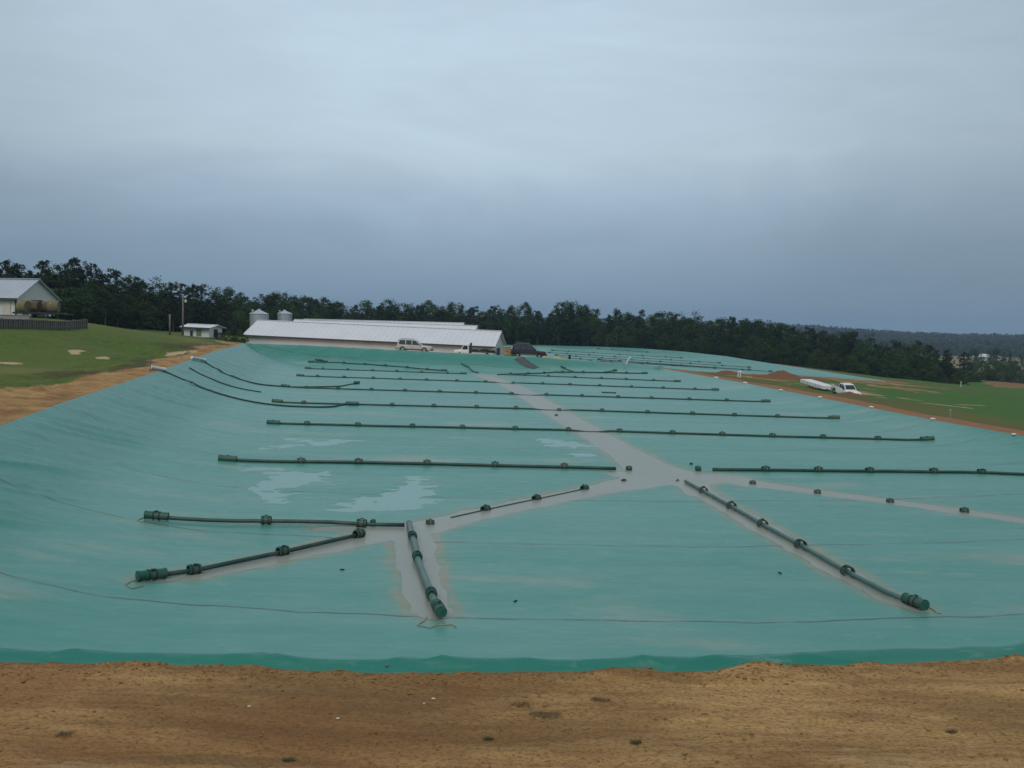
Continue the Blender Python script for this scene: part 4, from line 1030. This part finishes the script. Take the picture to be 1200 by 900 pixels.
# crates and heaps by the black vehicle
M['ply'] = simple('plywood', (.42, .30, .16), .75, .3, 3)
def crate(px, py, d, w, h, label):
    p = P(px, py, d); t = thing('wooden_crate', label, 'crate', p, random.uniform(-.2, .2), group='wooden crates beside the black SUV')
    MB().bbox((0, 0, h/2+.08), (w, 1.1, h), .02).build('box', M['ply'], t)
    for z in (.2, h*.6, h): MB().box((0, -.57, z), (w+.04, .03, .09)).build('batten', M['wood_g'], t)
    for x in (-w*.35, w*.35): MB().box((x, 0, .04), (.1, 1.1, .08)).build('skid', M['wood_g'], t)
crate(594, 417.5, 147, 1.0, 1.35, 'tall tan crate against the end of the long barn')
crate(599, 417.7, 146, .8, 1.1, 'shorter tan crate just left of the black SUV')
t_ = NT('sandy_heap'); c = t_.mix(t_.noise(2, 8, .7), (.36, .26, .14), (.55, .44, .28)); t_.bump(t_.noise(5, 6), .8, .08); M['sand'] = t_.set(c, .95, .1)
t_ = NT('red_earth'); c = t_.mix(t_.noise(2, 8, .7), (.13, .065, .035), (.23, .12, .065)); t_.bump(t_.noise(4, 8), .9, .12); M['redearth'] = t_.set(c, .95, .1)
def heap(px, py, d, rx, ry, h, label, m, seed):
    p = P(px, py, d); n = 40; x = np.linspace(-1, 1, n); X, Y = np.meshgrid(x, x)
    r = np.hypot(X, Y); Z = np.clip(1-r**1.5, -.3, 1)*h*(.55+.9*fbm(X*1.6+seed, Y*1.6, 4, seed))
    me = grid_mesh('heap', X*rx, Y*ry, Z-.1, m); o = link('soil_heap', me); o.location = (p.x, p.y, gz(p.x, p.y)-.02); tag(o, label, 'soil heap', 'heaps of soil')
heap(654, 419, 150, 2.9, 2, .75, 'pale sandy soil heap on the far bank right of the black SUV', M['sand'], 3)
heap(636, 418.5, 150, 1.2, 1.5, .8, 'small sandy heap touching the nose of the black SUV', M['sand'], 5)
heap(917, 443, 152, 3.4, 4, 1.45, 'red soil mound between the two basins near the white trailer', M['redearth'], 8)
heap(995, 470.5, 112, 2.5, 1.3, .55, 'brown earth hump hiding the wheels of the white pickup', M['redearth'], 23)
heap(900, 443, 150, 3.0, 4, .7, 'lower red soil mound joined to the left of the big mound', M['redearth'], 11)
heap(945, 447, 150, 3.6, 4, .5, 'low red soil mound behind the white trailer', M['redearth'], 14)
heap(852, 439.5, 156, 3.0, 3, .55, 'low reddish soil mound by the pair of white standpipes', M['redearth'], 17)
heap(706, 426, 152, 2.5, 2, .45, 'low brown soil heap left of the leaning white standpipe', M['redearth'], 19)
p = P(667.5, 418.5, 148); t = thing('drum', 'small dark upright drum beside the pale sandy heap', 'drum', (p.x, p.y, gz(p.x, p.y)+.3)); t.scale = (.6, .6, .75); MB().lathe([(.01, 0), (.28, 0), (.3, .03), (.28, .3), (.3, .33), (.28, .6), (.3, .86), (.27, .9), (.01, .88)], 18).build('barrel', M['paint_black'], t, smooth=True); MB().lathe([(.01, .90), (.08, .9), (.08, .94), (.01, .94)], 10).build('cap', M['trim'], t)

# ------------------------------------------------------------------ trees
M['bark'] = simple('bark', (.085, .06, .045), .9, .4, 3, bump=.5)
def leaf_mat(name, a, b):
    t = NT(name); oi = t.new('ShaderNodeObjectInfo'); n = t.noise(.9, 3, .5); c = t.mix(t.ramp(n, [(.35, 0.), (.65, 1.)]), a, b)
    h = t.new('ShaderNodeHueSaturation'); t.link(c, h.inputs['Color']); v = t.math('MULTIPLY_ADD', oi.outputs['Random'], .5, .75); t.link(v, h.inputs['Value'])
    hu = t.math('MULTIPLY_ADD', oi.outputs['Random'], .03, .485); t.link(hu, h.inputs['Hue'])
    return t.set(h.outputs[0], .75, .15)
M['pine'] = leaf_mat('pine_needles', (.014, .026, .014), (.034, .052, .022))
M['broad'] = leaf_mat('broad_leaves', (.020, .042, .013), (.055, .092, .024))
M['bright'] = leaf_mat('bright_leaves', (.035, .066, .018), (.075, .118, .030))
def crown_pts(kind, rs):
    cl = []
    if kind == 'pine':          # tall trunk, irregular tufted crown, unit height 1
        z = .34
        while z < .98:
            f = (z-.34)/.64; rad = (.26*(1-f)**.6+.035)*rs.uniform(.7, 1.25)*(.55+.9*min(1, f*2.5))
            for k in range(rs.randint(3, 6)):
                a = rs.uniform(0, 2*PI); q = rad*rs.uniform(.45, 1); cl.append((q*math.cos(a), q*math.sin(a), z+rs.uniform(-.02, .03), .050*rs.uniform(.7, 1.4), .6))
            cl.append((0, 0, z, .05, .7)); z += rs.uniform(.035, .065)
    elif kind == 'cone':
        z = .12
        while z < .99:
            f = (z-.12)/.87; rad = .23*(1-f)**.85+.02
            for k in range(int(7*(1-f))+3):
                a = rs.uniform(0, 2*PI); q = rad*rs.uniform(.3, 1.1); cl.append((q*math.cos(a), q*math.sin(a), z+rs.uniform(-.02, .02), .05*rs.uniform(.7, 1.3), .6))
            z += .05
    else:
        for k in range(75):
            u = rs.uniform(-1, 1); a = rs.uniform(0, 2*PI); rr = rs.uniform(.45, 1)**.6; w = math.sqrt(1-u*u)
            low = .5+.5*u; cl.append((.34*rr*w*math.cos(a)*(1-.35*low**2), .34*rr*w*math.sin(a)*(1-.35*low**2), .56+.42*rr*u, .075*rs.uniform(.6, 1.35), .8))
        for k in range(14): a = rs.uniform(0, 2*PI); cl.append((.28*math.cos(a), .28*math.sin(a), rs.uniform(.12, .35), .07, .8))
    return cl
def crown_mesh(kind, seed, mat, leaves=38, ls=.017):
    rs = random.Random(seed); V = []; Fc = []
    for (x, y, z, r, fl) in crown_pts(kind, rs):
        for k in range(leaves):
            g = Vector((rs.gauss(0, 1), rs.gauss(0, 1), rs.gauss(0, 1))); g = g.normalized()*r*rs.uniform(.35, 1.15); g.z *= fl
            c = Vector((x, y, z))+g; a = Vector((rs.gauss(0, 1), rs.gauss(0, 1), rs.gauss(0, .7))).normalized(); b = a.cross(Vector((rs.gauss(0, 1), rs.gauss(0, 1), rs.gauss(0, 1)))).normalized()
            s = ls*rs.uniform(.6, 1.3); n = len(V); V += [c-a*s, c+b*s*.55, c+a*s, c-b*s*.55]; Fc.append((n, n+1, n+2, n+3))
    me = bpy.data.meshes.new('crown_'+kind); me.from_pydata([tuple(v) for v in V], [], Fc); me.update(); me.materials.append(mat); return me
def trunk_mesh(kind, seed):
    rs = random.Random(seed); b = MB(); h = .95 if kind != 'broad' else .75; r = .013 if kind != 'broad' else .022
    pts = [(rs.uniform(-.008, .008), rs.uniform(-.008, .008), h*i/6) for i in range(7)]; b.tube(pts, [r*(1-.8*i/6)*(1.3 if i == 0 else 1) for i in range(7)], 7)
    for k in range(9):
        z = rs.uniform(.35, .85)*h; a = rs.uniform(0, 2*PI); l = rs.uniform(.1, .22); b.tube([(0, 0, z), (l*.5*math.cos(a), l*.5*math.sin(a), z+.03), (l*math.cos(a), l*math.sin(a), z+.07)], [.005, .004, .002], 4)
    return b.mesh('trunk_'+kind, M['bark'])
protos = []
for i in range(4): protos.append(('pine', crown_mesh('pine', 10+i, M['pine']), trunk_mesh('pine', 10+i)))
for i in range(2): protos.append(('cone', crown_mesh('cone', 20+i, M['pine'], 30), trunk_mesh('cone', 20+i)))
for i in range(4): protos.append(('broad', crown_mesh('broad', 30+i, M['broad'], 60, .016), trunk_mesh('broad', 30+i)))
protos.append(('bright', crown_mesh('broad', 40, M['bright'], 60, .016), protos[7][2]))
def ground_at(x, y): return gz(x, y)
ntree = [0]
def tree(x, y, ztop, kind, label, cat='tree', group=None, zb=None, wide=1.):
    zb = ground_at(x, y)-.3 if zb is None else zb; h = ztop-zb
    if h < 1: return
    c = [p for p in protos if p[0] == kind]; k, cm_, tm = random.choice(c)
    name = {'pine': 'pine_tree', 'cone': 'conifer_tree', 'broad': 'broadleaf_tree', 'bright': 'broadleaf_tree'}[kind]
    sw = h**.5*math.sqrt(16)*wide*random.uniform(.9, 1.2)*(.78 if kind == 'pine' else .9) if h > 4 else h*wide*1.6
    t = thing(name, label, cat, (x, y, zb), random.uniform(0, 6.28), group); t.scale = (sw, sw, h)
    link('crown', cm_, None, t); link('trunk', tm, None, t); ntree[0] += 1
# skyline of the woods: (px, top y)
SKY = [(-80, 310), (0, 316), (8, 306), (22, 308), (36, 318), (50, 305), (66, 304), (85, 302), (95, 316), (106, 306), (120, 322), (136, 314), (150, 324), (158, 322), (170, 332), (180, 326), (200, 332), (212, 330), (226, 334), (236, 332), (248, 338), (268, 334), (282, 342), (295, 352), (302, 350),
       (312, 340), (330, 338), (345, 346), (360, 343), (380, 345), (400, 350), (430, 350), (457, 347), (480, 352), (505, 350), (520, 360), (530, 352), (555, 358), (580, 357), (600, 356), (615, 352), (630, 364), (645, 367), (660, 350), (672, 349), (686, 355), (700, 362), (722, 361), (735, 364),
       (752, 363), (765, 367), (779, 361), (795, 363), (813, 366), (830, 374), (850, 368), (858, 371), (875, 371), (890, 372), (905, 380), (916, 376), (930, 384), (950, 382), (965, 386), (985, 384), (1000, 387), (1020, 392), (1050, 398), (1078, 398), (1090, 404), (1110, 410), (1130, 413), (1150, 432)]
sx = [a for a, b in SKY]; sy = [b for a, b in SKY]
def sky(px): return float(np.interp(px, sx, sy))
def wood_d(px): return float(np.interp(px, [-80, 0, 100, 200, 290, 400, 600, 700, 900, 1000, 1060, 1150], [160, 165, 175, 190, 225, 262, 292, 300, 272, 262, 268, 300]))
ZONES = [(-200, 150, 'tree behind the left hill barn', 'pines behind the left hill'), (150, 295, 'tree in the woods behind the small shed', 'trees behind the small shed'),
         (295, 620, 'tree in the woods behind the long barns', 'trees behind the long barns'), (620, 900, 'tree in the woods behind the far basin', 'trees behind the far basin'), (900, 1300, 'tree in the woods above the right field', 'trees above the right field')]
def zone(px, kind):
    for a, b, l, g in ZONES:
        if a <= px < b:
            w = {'pine': ', ragged pine', 'cone': ', pointed crown', 'broad': ', round leafy crown', 'bright': ', paler leafy crown'}[kind]
            return l+w, g
def kinds_at(px):
    r = random.random()
    if px < 150: return 'pine' if r < .93 else 'broad'
    if px < 300: return 'pine' if r < .6 else 'broad'
    if px < 640: return 'broad' if r < .5 else ('pine' if r < .85 else ('bright' if r < .95 else 'cone'))
    if px < 900: return 'broad' if r < .42 else ('pine' if r < .72 else ('cone' if r < .82 else 'bright'))
    return 'broad' if r < .45 else ('pine' if r < .85 else 'cone')
# named skyline trees
for px, py in SKY:
    if px < 1140:
        d = wood_d(px)+random.uniform(2, 10); k = kinds_at(px)
        if px in (660, 672, 686, 330, 312): k = 'broad'
        if px in (505, 615): k = 'bright'
        v = P(px, py, d); l, g = zone(px, k); tree(v.x, v.y, v.z, k, l, group=g, wide=.85 if k == 'pine' else (1.1 if k == 'broad' else .9))
# fill of the wood edge
px = -70.
while px < 1120:
    k = kinds_at(px); d = wood_d(px)+random.uniform(-6, 14); v = P(px, sky(px)+(random.uniform(12, 26) if px < 290 else random.uniform(3, 11)), d); l, g = zone(px, k); tree(v.x, v.y, v.z, k, l, group=g); px += random.uniform(10, 14)
px = -60.
while px < 1150:
    k = random.choice(['broad', 'broad', 'bright', 'broad', 'pine']); d = wood_d(px)-random.uniform(6, 14); v = P(px, sky(px)+random.uniform(18, 38), d); l, g = zone(px, k)
    if ground_at(v.x, v.y)+2 < v.z and float(in_poly(v.x, v.y, C2)) < -3 and not (180 < px < 260): tree(v.x, v.y, v.z, k, l+', low front one', group=g)
    px += random.uniform(12, 18)
# mid-distance trees by the far fields, right
for px, py, d, k, l in [(1142, 407, 520, 'broad', 'lone round tree left of the pair in the tan far field'), (1168, 406, 520, 'broad', 'tree standing in the tan far field below the far house'), (1184, 412, 520, 'cone', 'slim dark tree in the tan far field'),
                        (1160, 432, 330, 'broad', 'bushy tree between the wood end and the brown plot'), (1176, 424, 400, 'broad', 'tree behind the brown plot, left'), (1192, 426, 410, 'broad', 'tree behind the brown plot, right'), (1150, 420, 380, 'broad', 'pale tree behind the wood end'),
                        (1197, 413, 520, 'broad', 'dark tree at the right photo edge in the far field'), (1215, 418, 420, 'broad', 'tree just past the right photo edge'), (1164, 419, 450, 'bright', 'low pale green tree in front of the tan field'), (1135, 424, 360, 'pine', 'dark pine at the very end of the wood')]:
    v = P(px, py, d); tree(v.x, v.y, v.z, k, l, group='trees by the far fields', wide=1.1 if k != 'cone' else .6)
# bushes
for px, py, pt_, d, l in [(270, 401, 386.5, 158, 'light green bush at the left end of the long barn'), (258, 400, 389, 160, 'small green bush right of the small shed'), (283, 402, 388, 163, 'green bush touching the long barn corner'), (700, 404, 392, 289, 'light green bush at the foot of the woods behind the far basin')]:
    b = P(px, py, d); tt = P(px, pt_, d); tree(b.x, b.y, tt.z, 'bright', l, 'bush', 'bushes', zb=b.z-.3, wide=1.)
print('trees', ntree[0])
# dense interior of the wood: nobody could count it
def wood_mass(name, label, spec):
    V = []; Fc = []; rs = random.Random(5)
    for (x, y, zt, zb, w, n, ls) in spec:
        for k in range(n):
            z = rs.uniform(0, 1)**.85; a = rs.uniform(0, 2*PI); q = w*rs.uniform(.2, 1)**.5*(1-.45*z*z); c = Vector((x+q*math.cos(a), y+q*math.sin(a), zb+(zt-zb)*z))
            e = Vector((rs.gauss(0, 1), rs.gauss(0, 1), rs.gauss(0, .7))).normalized(); f = e.cross(Vector((rs.gauss(0, 1), rs.gauss(0, 1), rs.gauss(0, 1)))).normalized(); s = ls*rs.uniform(.6, 1.3)
            m = len(V); V += [c-e*s, c+f*s*.6, c+e*s, c-f*s*.6]; Fc.append((m, m+1, m+2, m+3))
    me = bpy.data.meshes.new(name); me.from_pydata([tuple(v) for v in V], [], Fc); me.update(); me.materials.append(M['wood']); o = link(name, me); tag(o, label, 'woods', kind='stuff')
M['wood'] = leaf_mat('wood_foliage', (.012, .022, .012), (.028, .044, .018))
spec = []
px = -90.
while px < 1140:
    for off in (12, 26):
        d = wood_d(px)+off+random.uniform(-3, 3); v = P(px, sky(px)+random.uniform(16, 30), d); zb = gz(v.x, v.y)-1; spec.append((v.x, v.y, v.z, zb, 4.5, 620, .42))
    px += 9
wood_mass('woodland', 'dense dark interior of the woods behind the front trees', spec)
# far wooded ridges: canopy clumps on the hills
spec = []; rs = random.Random(9)
for k in range(5200):
    a = R(rs.uniform(-6, 34)); r = rs.choice([rs.uniform(1500, 2350), rs.uniform(1900, 2350), rs.uniform(3000, 3550)]); x, y = r*math.sin(a), r*math.cos(a); zb = gz(x, y); s_ = 14 if r < 2600 else 22
    spec.append((x, y, zb+rs.uniform(9, 19), zb, rs.uniform(8, 15)*(1 if r < 2600 else 1.6), 16, 4.2 if r < 2600 else 6))
for k in range(420):
    a = R(rs.uniform(15, 34)); r = rs.uniform(1400, 1500); x, y = r*math.sin(a), r*math.cos(a); zb = gz(x, y)
    if r < 600: spec.append((x, y, zb+rs.uniform(2, 5), zb, 4, 60, .8))
    else: spec.append((x, y, zb+rs.uniform(9, 16), zb, 12, 40, 3))
wood_mass('distant_woods', 'blue hazy woods on the far ridges at the right horizon', spec)
# far houses
def house(px, d, w, h, rise, label):
    v = ray(px, 408); v = v*(d/v.y); z = gz(v.x, v.y); t = thing('farm_house', label, 'house', (v.x, v.y, z), group='houses in the far field')
    MB().box((0, 0, h/2), (w, 10, h)).build('wall', M['wall_cream'], t)
    MB().add([(-w/2-1, -6, h), (w/2+1, -6, h), (w/2+1, 6, h), (-w/2-1, 6, h), (-w/2+3, 0, h+rise), (w/2-3, 0, h+rise)], [(0, 1, 5, 4), (2, 3, 4, 5), (1, 2, 5), (3, 0, 4), (3, 2, 1, 0)]).build('roof', M['roof'], t)
    for x in (-w*.3, 0, w*.3): MB().box((x, -5.03, h*.55), (1.6, .06, h*.45)).build('window', M['glass'], t)
house(1152, 1090, 16, 4, 3.5, 'small pale-roofed house in the tan far field, left one'); house(1166, 1120, 9, 4, 2.5, 'tiny pale-roofed outbuilding right of the far house')

# ------------------------------------------------------------------ foreground litter on the dirt
def clods():
    rs = random.Random(3); b = MB(); pr = []
    ico = bmesh.new(); bmesh.ops.create_icosphere(ico, subdivisions=1, radius=1); iv = [v.co.copy() for v in ico.verts]; fi = [[v.index for v in f.verts] for f in ico.faces]; ico.free()
    n = 6500; xs = np.array([rs.uniform(-9, 9) for _ in range(n)]); 
    ys = np.array([rs.uniform(8.8, 13.4) for _ in range(n)])
    m = n//2
    s, zc, kd, _ = poly_info(xs, ys)
    for i in range(m):    # half of them are piled against the sheet
        for _ in range(3):
            pass
    ny = np.interp(xs, [p.x for p in near], [p.y for p in near]); ys[:m] = ny[:m]-np.abs(np.array([rs.gauss(0, .25) for _ in range(m)]))-.03
    s, zc, kd, _ = poly_info(xs, ys); z = T(xs, ys)
    for x, y, zz, ss in zip(xs, ys, z, s):
        if ss > -.02: continue
        r = .004+.022*rs.random()**5; q = [1+rs.uniform(-.3, .3) for _ in iv]
        b.add([(x+v.x*r*k*1.2, y+v.y*r*k, zz+v.z*r*k*.7+r*.25) for v, k in zip(iv, q)], fi)
    o = b.build('soil_clods', M['clod']); tag(o, 'crumbly brown soil clods scattered over the foreground dirt', 'soil clods', kind='stuff')
t_ = NT('clod'); c = t_.mix(t_.noise(3, 4), (.11, .062, .026), (.34, .215, .10)); M['clod'] = t_.set(c, .95, .1)
clods()
M['stone'] = simple('pale_stone', (.55, .53, .50), .8, .2, 8)
def stone(px, py, r, label, m='stone'):
    bm = bmesh.new(); bmesh.ops.create_icosphere(bm, subdivisions=3, radius=1)
    for v in bm.verts: v.co = Vector((v.co.x*1.3, v.co.y, v.co.z*.6))*.5*(1+.35*mn.noise(v.co*1.6+Vector((px, py, 0))))*r
    me = bpy.data.meshes.new('stone'); bm.to_mesh(me); bm.free(); p = hit(px, py); o = link('stone', me, M[m]); o.location = p+Vector((0, 0, r*.4)); tag(o, label, 'stone', 'stones on the foreground dirt')
stone(396, 843, .035, 'small bright white stone on the foreground dirt, left of centre')
stone(27, 800, .055, 'brown stone on the dirt near the left photo edge', 'clod')
stone(508, 820, .04, 'flat pale stone in the middle of the foreground dirt'); stone(497, 825, .025, 'tiny pale stone left of the flat pale one')
stone(292, 829, .035, 'pale stone on the reddish dirt at left')
stone(453, 781, .04, 'dark clod lying on the rim of the green cover', 'clod'); stone(873, 796, .05, 'dark clod close to the cover right of centre', 'clod')
stone(141, 801, .04, 'dark brown stone close to the cover at left', 'clod'); stone(98, 797, .035, 'dark brown stone near the left end of the cover rim', 'clod')
# dead weed tufts
def tuft(px, py, r, label, m, n=160):
    rs = random.Random(int(px)); p = hit(px, py); b = MB()
    for k in range(n):
        a = rs.uniform(0, 2*PI); q = r*rs.random()**.6; x, y = q*math.cos(a), q*math.sin(a)*.6; l = rs.uniform(.02, .09); c = rs.uniform(0, 2*PI); zz = hz(p.x+x, p.y+y)-p.z
        b.add([(x-.003, y, zz), (x+.003, y, zz), (x+l*.7*math.cos(c), y+l*.7*math.sin(c), zz+l*.5)], [(0, 1, 2)])
    o = b.build('weed_tuft', m); o.location = p; tag(o, label, 'weed', 'weeds on the foreground dirt')
M['weed'] = simple('dead_weed', (.15, .11, .055), .9, .3); M['weedg'] = simple('green_weed', (.06, .085, .03), .9, .3)
for a in [(610, 826, .12, 'dark dead weeds on the dirt right of centre, left clump', M['weed']), (640, 838, .22, 'broad dark dead weed clump on the dirt right of centre', M['weed'], 420), (704, 821, .14, 'dark weed clump on the dirt right of the broad clump', M['weed'], 260),
          (745, 871, .08, 'small green weed low in the foreground', M['weedg']), (572, 867, .06, 'tiny green weed in the foreground centre', M['weedg']), (1115, 858, .07, 'small dark weed in the right foreground', M['weed']), (338, 892, .08, 'small green weed at the bottom left', M['weedg']), (75, 861, .1, 'dark weed clump in the left foreground', M['weed'])]:
    tuft(*a)

# ------------------------------------------------------------------ haze
hz_b = MB().box((0, 0, 40), (19400, 19400, 200))
o = hz_b.build('haze', None); t = bpy.data.materials.new('haze_air'); t.use_nodes = True; nt = t.node_tree
nt.nodes.remove(nt.nodes['Principled BSDF']); pv = nt.nodes.new('ShaderNodeVolumePrincipled'); pv.inputs['Color'].default_value = (.55, .75, 1, 1); pv.inputs['Density'].default_value = .00017; pv.inputs['Anisotropy'].default_value = .2
nt.links.new(pv.outputs[0], nt.nodes['Material Output'].inputs['Volume']); o.data.materials.append(t); tag(o, 'thin pale blue summer haze filling the air', 'haze', kind='stuff')

# ------------------------------------------------------------------ sky and light
w = bpy.data.worlds.new('World'); scene.world = w; w.use_nodes = True; nt = w.node_tree; N = nt.nodes; Lk = nt.links
bg = N['Background']; outw = N['World Output']
SUN_EL, SUN_AZ = 48, 200          # azimuth clockwise from +Y: sun is behind the camera, slightly left
sk = N.new('ShaderNodeTexSky'); sk.sky_type = 'NISHITA'; sk.sun_disc = False; sk.sun_elevation = R(SUN_EL); sk.sun_rotation = R(SUN_AZ)
Lk.new(sk.outputs[0], bg.inputs[0]); bg.inputs[1].default_value = .08
tc = N.new('ShaderNodeTexCoord'); sep = N.new('ShaderNodeSeparateXYZ'); Lk.new(tc.outputs['Generated'], sep.inputs[0])
rampn = N.new('ShaderNodeValToRGB'); e = rampn.color_ramp.elements
stops = [(.0, (.232, .345, .455)), (.045, (.242, .352, .460)), (.09, (.295, .400, .500)), (.13, (.385, .500, .615)), (.175, (.515, .640, .735)), (.28, (.545, .680, .790)), (.40, (.48, .61, .73)), (.7, (.48, .52, .57)), (1., (.48, .52, .56))]
while len(e) < len(stops): e.new(.5)
for i, (p_, c_) in enumerate(stops): e[i].position = p_; e[i].color = (*c_, 1)
SKYZ = sep.outputs[2]
def wn(scale, sc, detail=5, rough=.5, dist=0.):
    mp = N.new('ShaderNodeMapping'); mp.inputs['Scale'].default_value = sc; Lk.new(tc.outputs['Generated'], mp.inputs[0]); n = N.new('ShaderNodeTexNoise'); n.inputs['Scale'].default_value = scale; n.inputs['Detail'].default_value = detail
    n.inputs['Roughness'].default_value = rough; n.inputs['Distortion'].default_value = dist; Lk.new(mp.outputs[0], n.inputs['Vector']); return n.outputs[0]
za = N.new('ShaderNodeMath'); za.operation = 'MULTIPLY_ADD'; Lk.new(wn(2.6, (1, .7, 1.6), 6, .55, 1.2), za.inputs[0]); za.inputs[1].default_value = .075; za.inputs[2].default_value = -.0375
zb_ = N.new('ShaderNodeMath'); zb_.operation = 'ADD'; Lk.new(SKYZ, zb_.inputs[0]); Lk.new(za.outputs[0], zb_.inputs[1]); Lk.new(zb_.outputs[0], rampn.inputs[0])
mr = N.new('ShaderNodeMapRange'); mr.inputs['From Min'].default_value = .3; mr.inputs['From Max'].default_value = .7; mr.inputs['To Min'].default_value = .945; mr.inputs['To Max'].default_value = 1.055; Lk.new(wn(1.9, (1, .8, 3.6), 7, .52, 1.6), mr.inputs[0])
mr2 = N.new('ShaderNodeMapRange'); mr2.inputs['From Min'].default_value = .35; mr2.inputs['From Max'].default_value = .65; mr2.inputs['To Min'].default_value = .98; mr2.inputs['To Max'].default_value = 1.02; Lk.new(wn(5., (1, 1, 5), 8, .6, 1.8), mr2.inputs[0])
mm0 = N.new('ShaderNodeMath'); mm0.operation = 'MULTIPLY'; Lk.new(mr.outputs[0], mm0.inputs[0]); Lk.new(mr2.outputs[0], mm0.inputs[1])
# the cloud deck is thinnest (brightest) over the middle of the view, heavier to the sides
ax = N.new('ShaderNodeMath'); ax.operation = 'ADD'; Lk.new(sep.outputs[0], ax.inputs[0]); ax.inputs[1].default_value = .06
ab = N.new('ShaderNodeMath'); ab.operation = 'ABSOLUTE'; Lk.new(ax.outputs[0], ab.inputs[0])
mr3 = N.new('ShaderNodeMapRange'); mr3.interpolation_type = 'SMOOTHSTEP'; mr3.inputs['From Min'].default_value = .10; mr3.inputs['From Max'].default_value = .60; mr3.inputs['To Min'].default_value = 1.04; mr3.inputs['To Max'].default_value = .74; Lk.new(ab.outputs[0], mr3.inputs[0])
mm = N.new('ShaderNodeMath'); mm.operation = 'MULTIPLY'; Lk.new(mm0.outputs[0], mm.inputs[0]); Lk.new(mr3.outputs[0], mm.inputs[1])
bg2 = N.new('ShaderNodeBackground'); Lk.new(rampn.outputs[0], bg2.inputs[0]); Lk.new(mm.outputs[0], bg2.inputs[1])
mx = N.new('ShaderNodeMixShader'); mx.inputs[0].default_value = .93; Lk.new(bg.outputs[0], mx.inputs[1]); Lk.new(bg2.outputs[0], mx.inputs[2]); Lk.new(mx.outputs[0], outw.inputs[0])
sl = bpy.data.lights.new('sun', 'SUN'); sl.energy = 1.25; sl.angle = R(35); sl.color = (1, .93, .82); so = bpy.data.objects.new('sun', sl); COL.objects.link(so)
dv = Vector((math.sin(R(SUN_AZ))*math.cos(R(SUN_EL)), math.cos(R(SUN_AZ))*math.cos(R(SUN_EL)), math.sin(R(SUN_EL)))); so.rotation_euler = dv.to_track_quat('Z', 'Y').to_euler(); so.location = (0, -50, 80)

# ------------------------------------------------------------------ camera
cd = bpy.data.cameras.new('camera'); co = bpy.data.objects.new('camera', cd); COL.objects.link(co); scene.camera = co
cd.sensor_width = 36; cd.lens = 36*F/1200; cd.clip_end = 20000; cd.clip_start = .1
mw = Matrix((rt, up, -fw)).transposed().to_4x4(); co.matrix_world = mw
scene.view_settings.view_transform = 'Standard'; scene.view_settings.look = 'None'; scene.view_settings.gamma = 1; scene.view_settings.exposure = 0
scene.render.engine = 'CYCLES'; scene.cycles.volume_bounces = 1; scene.cycles.max_bounces = 6
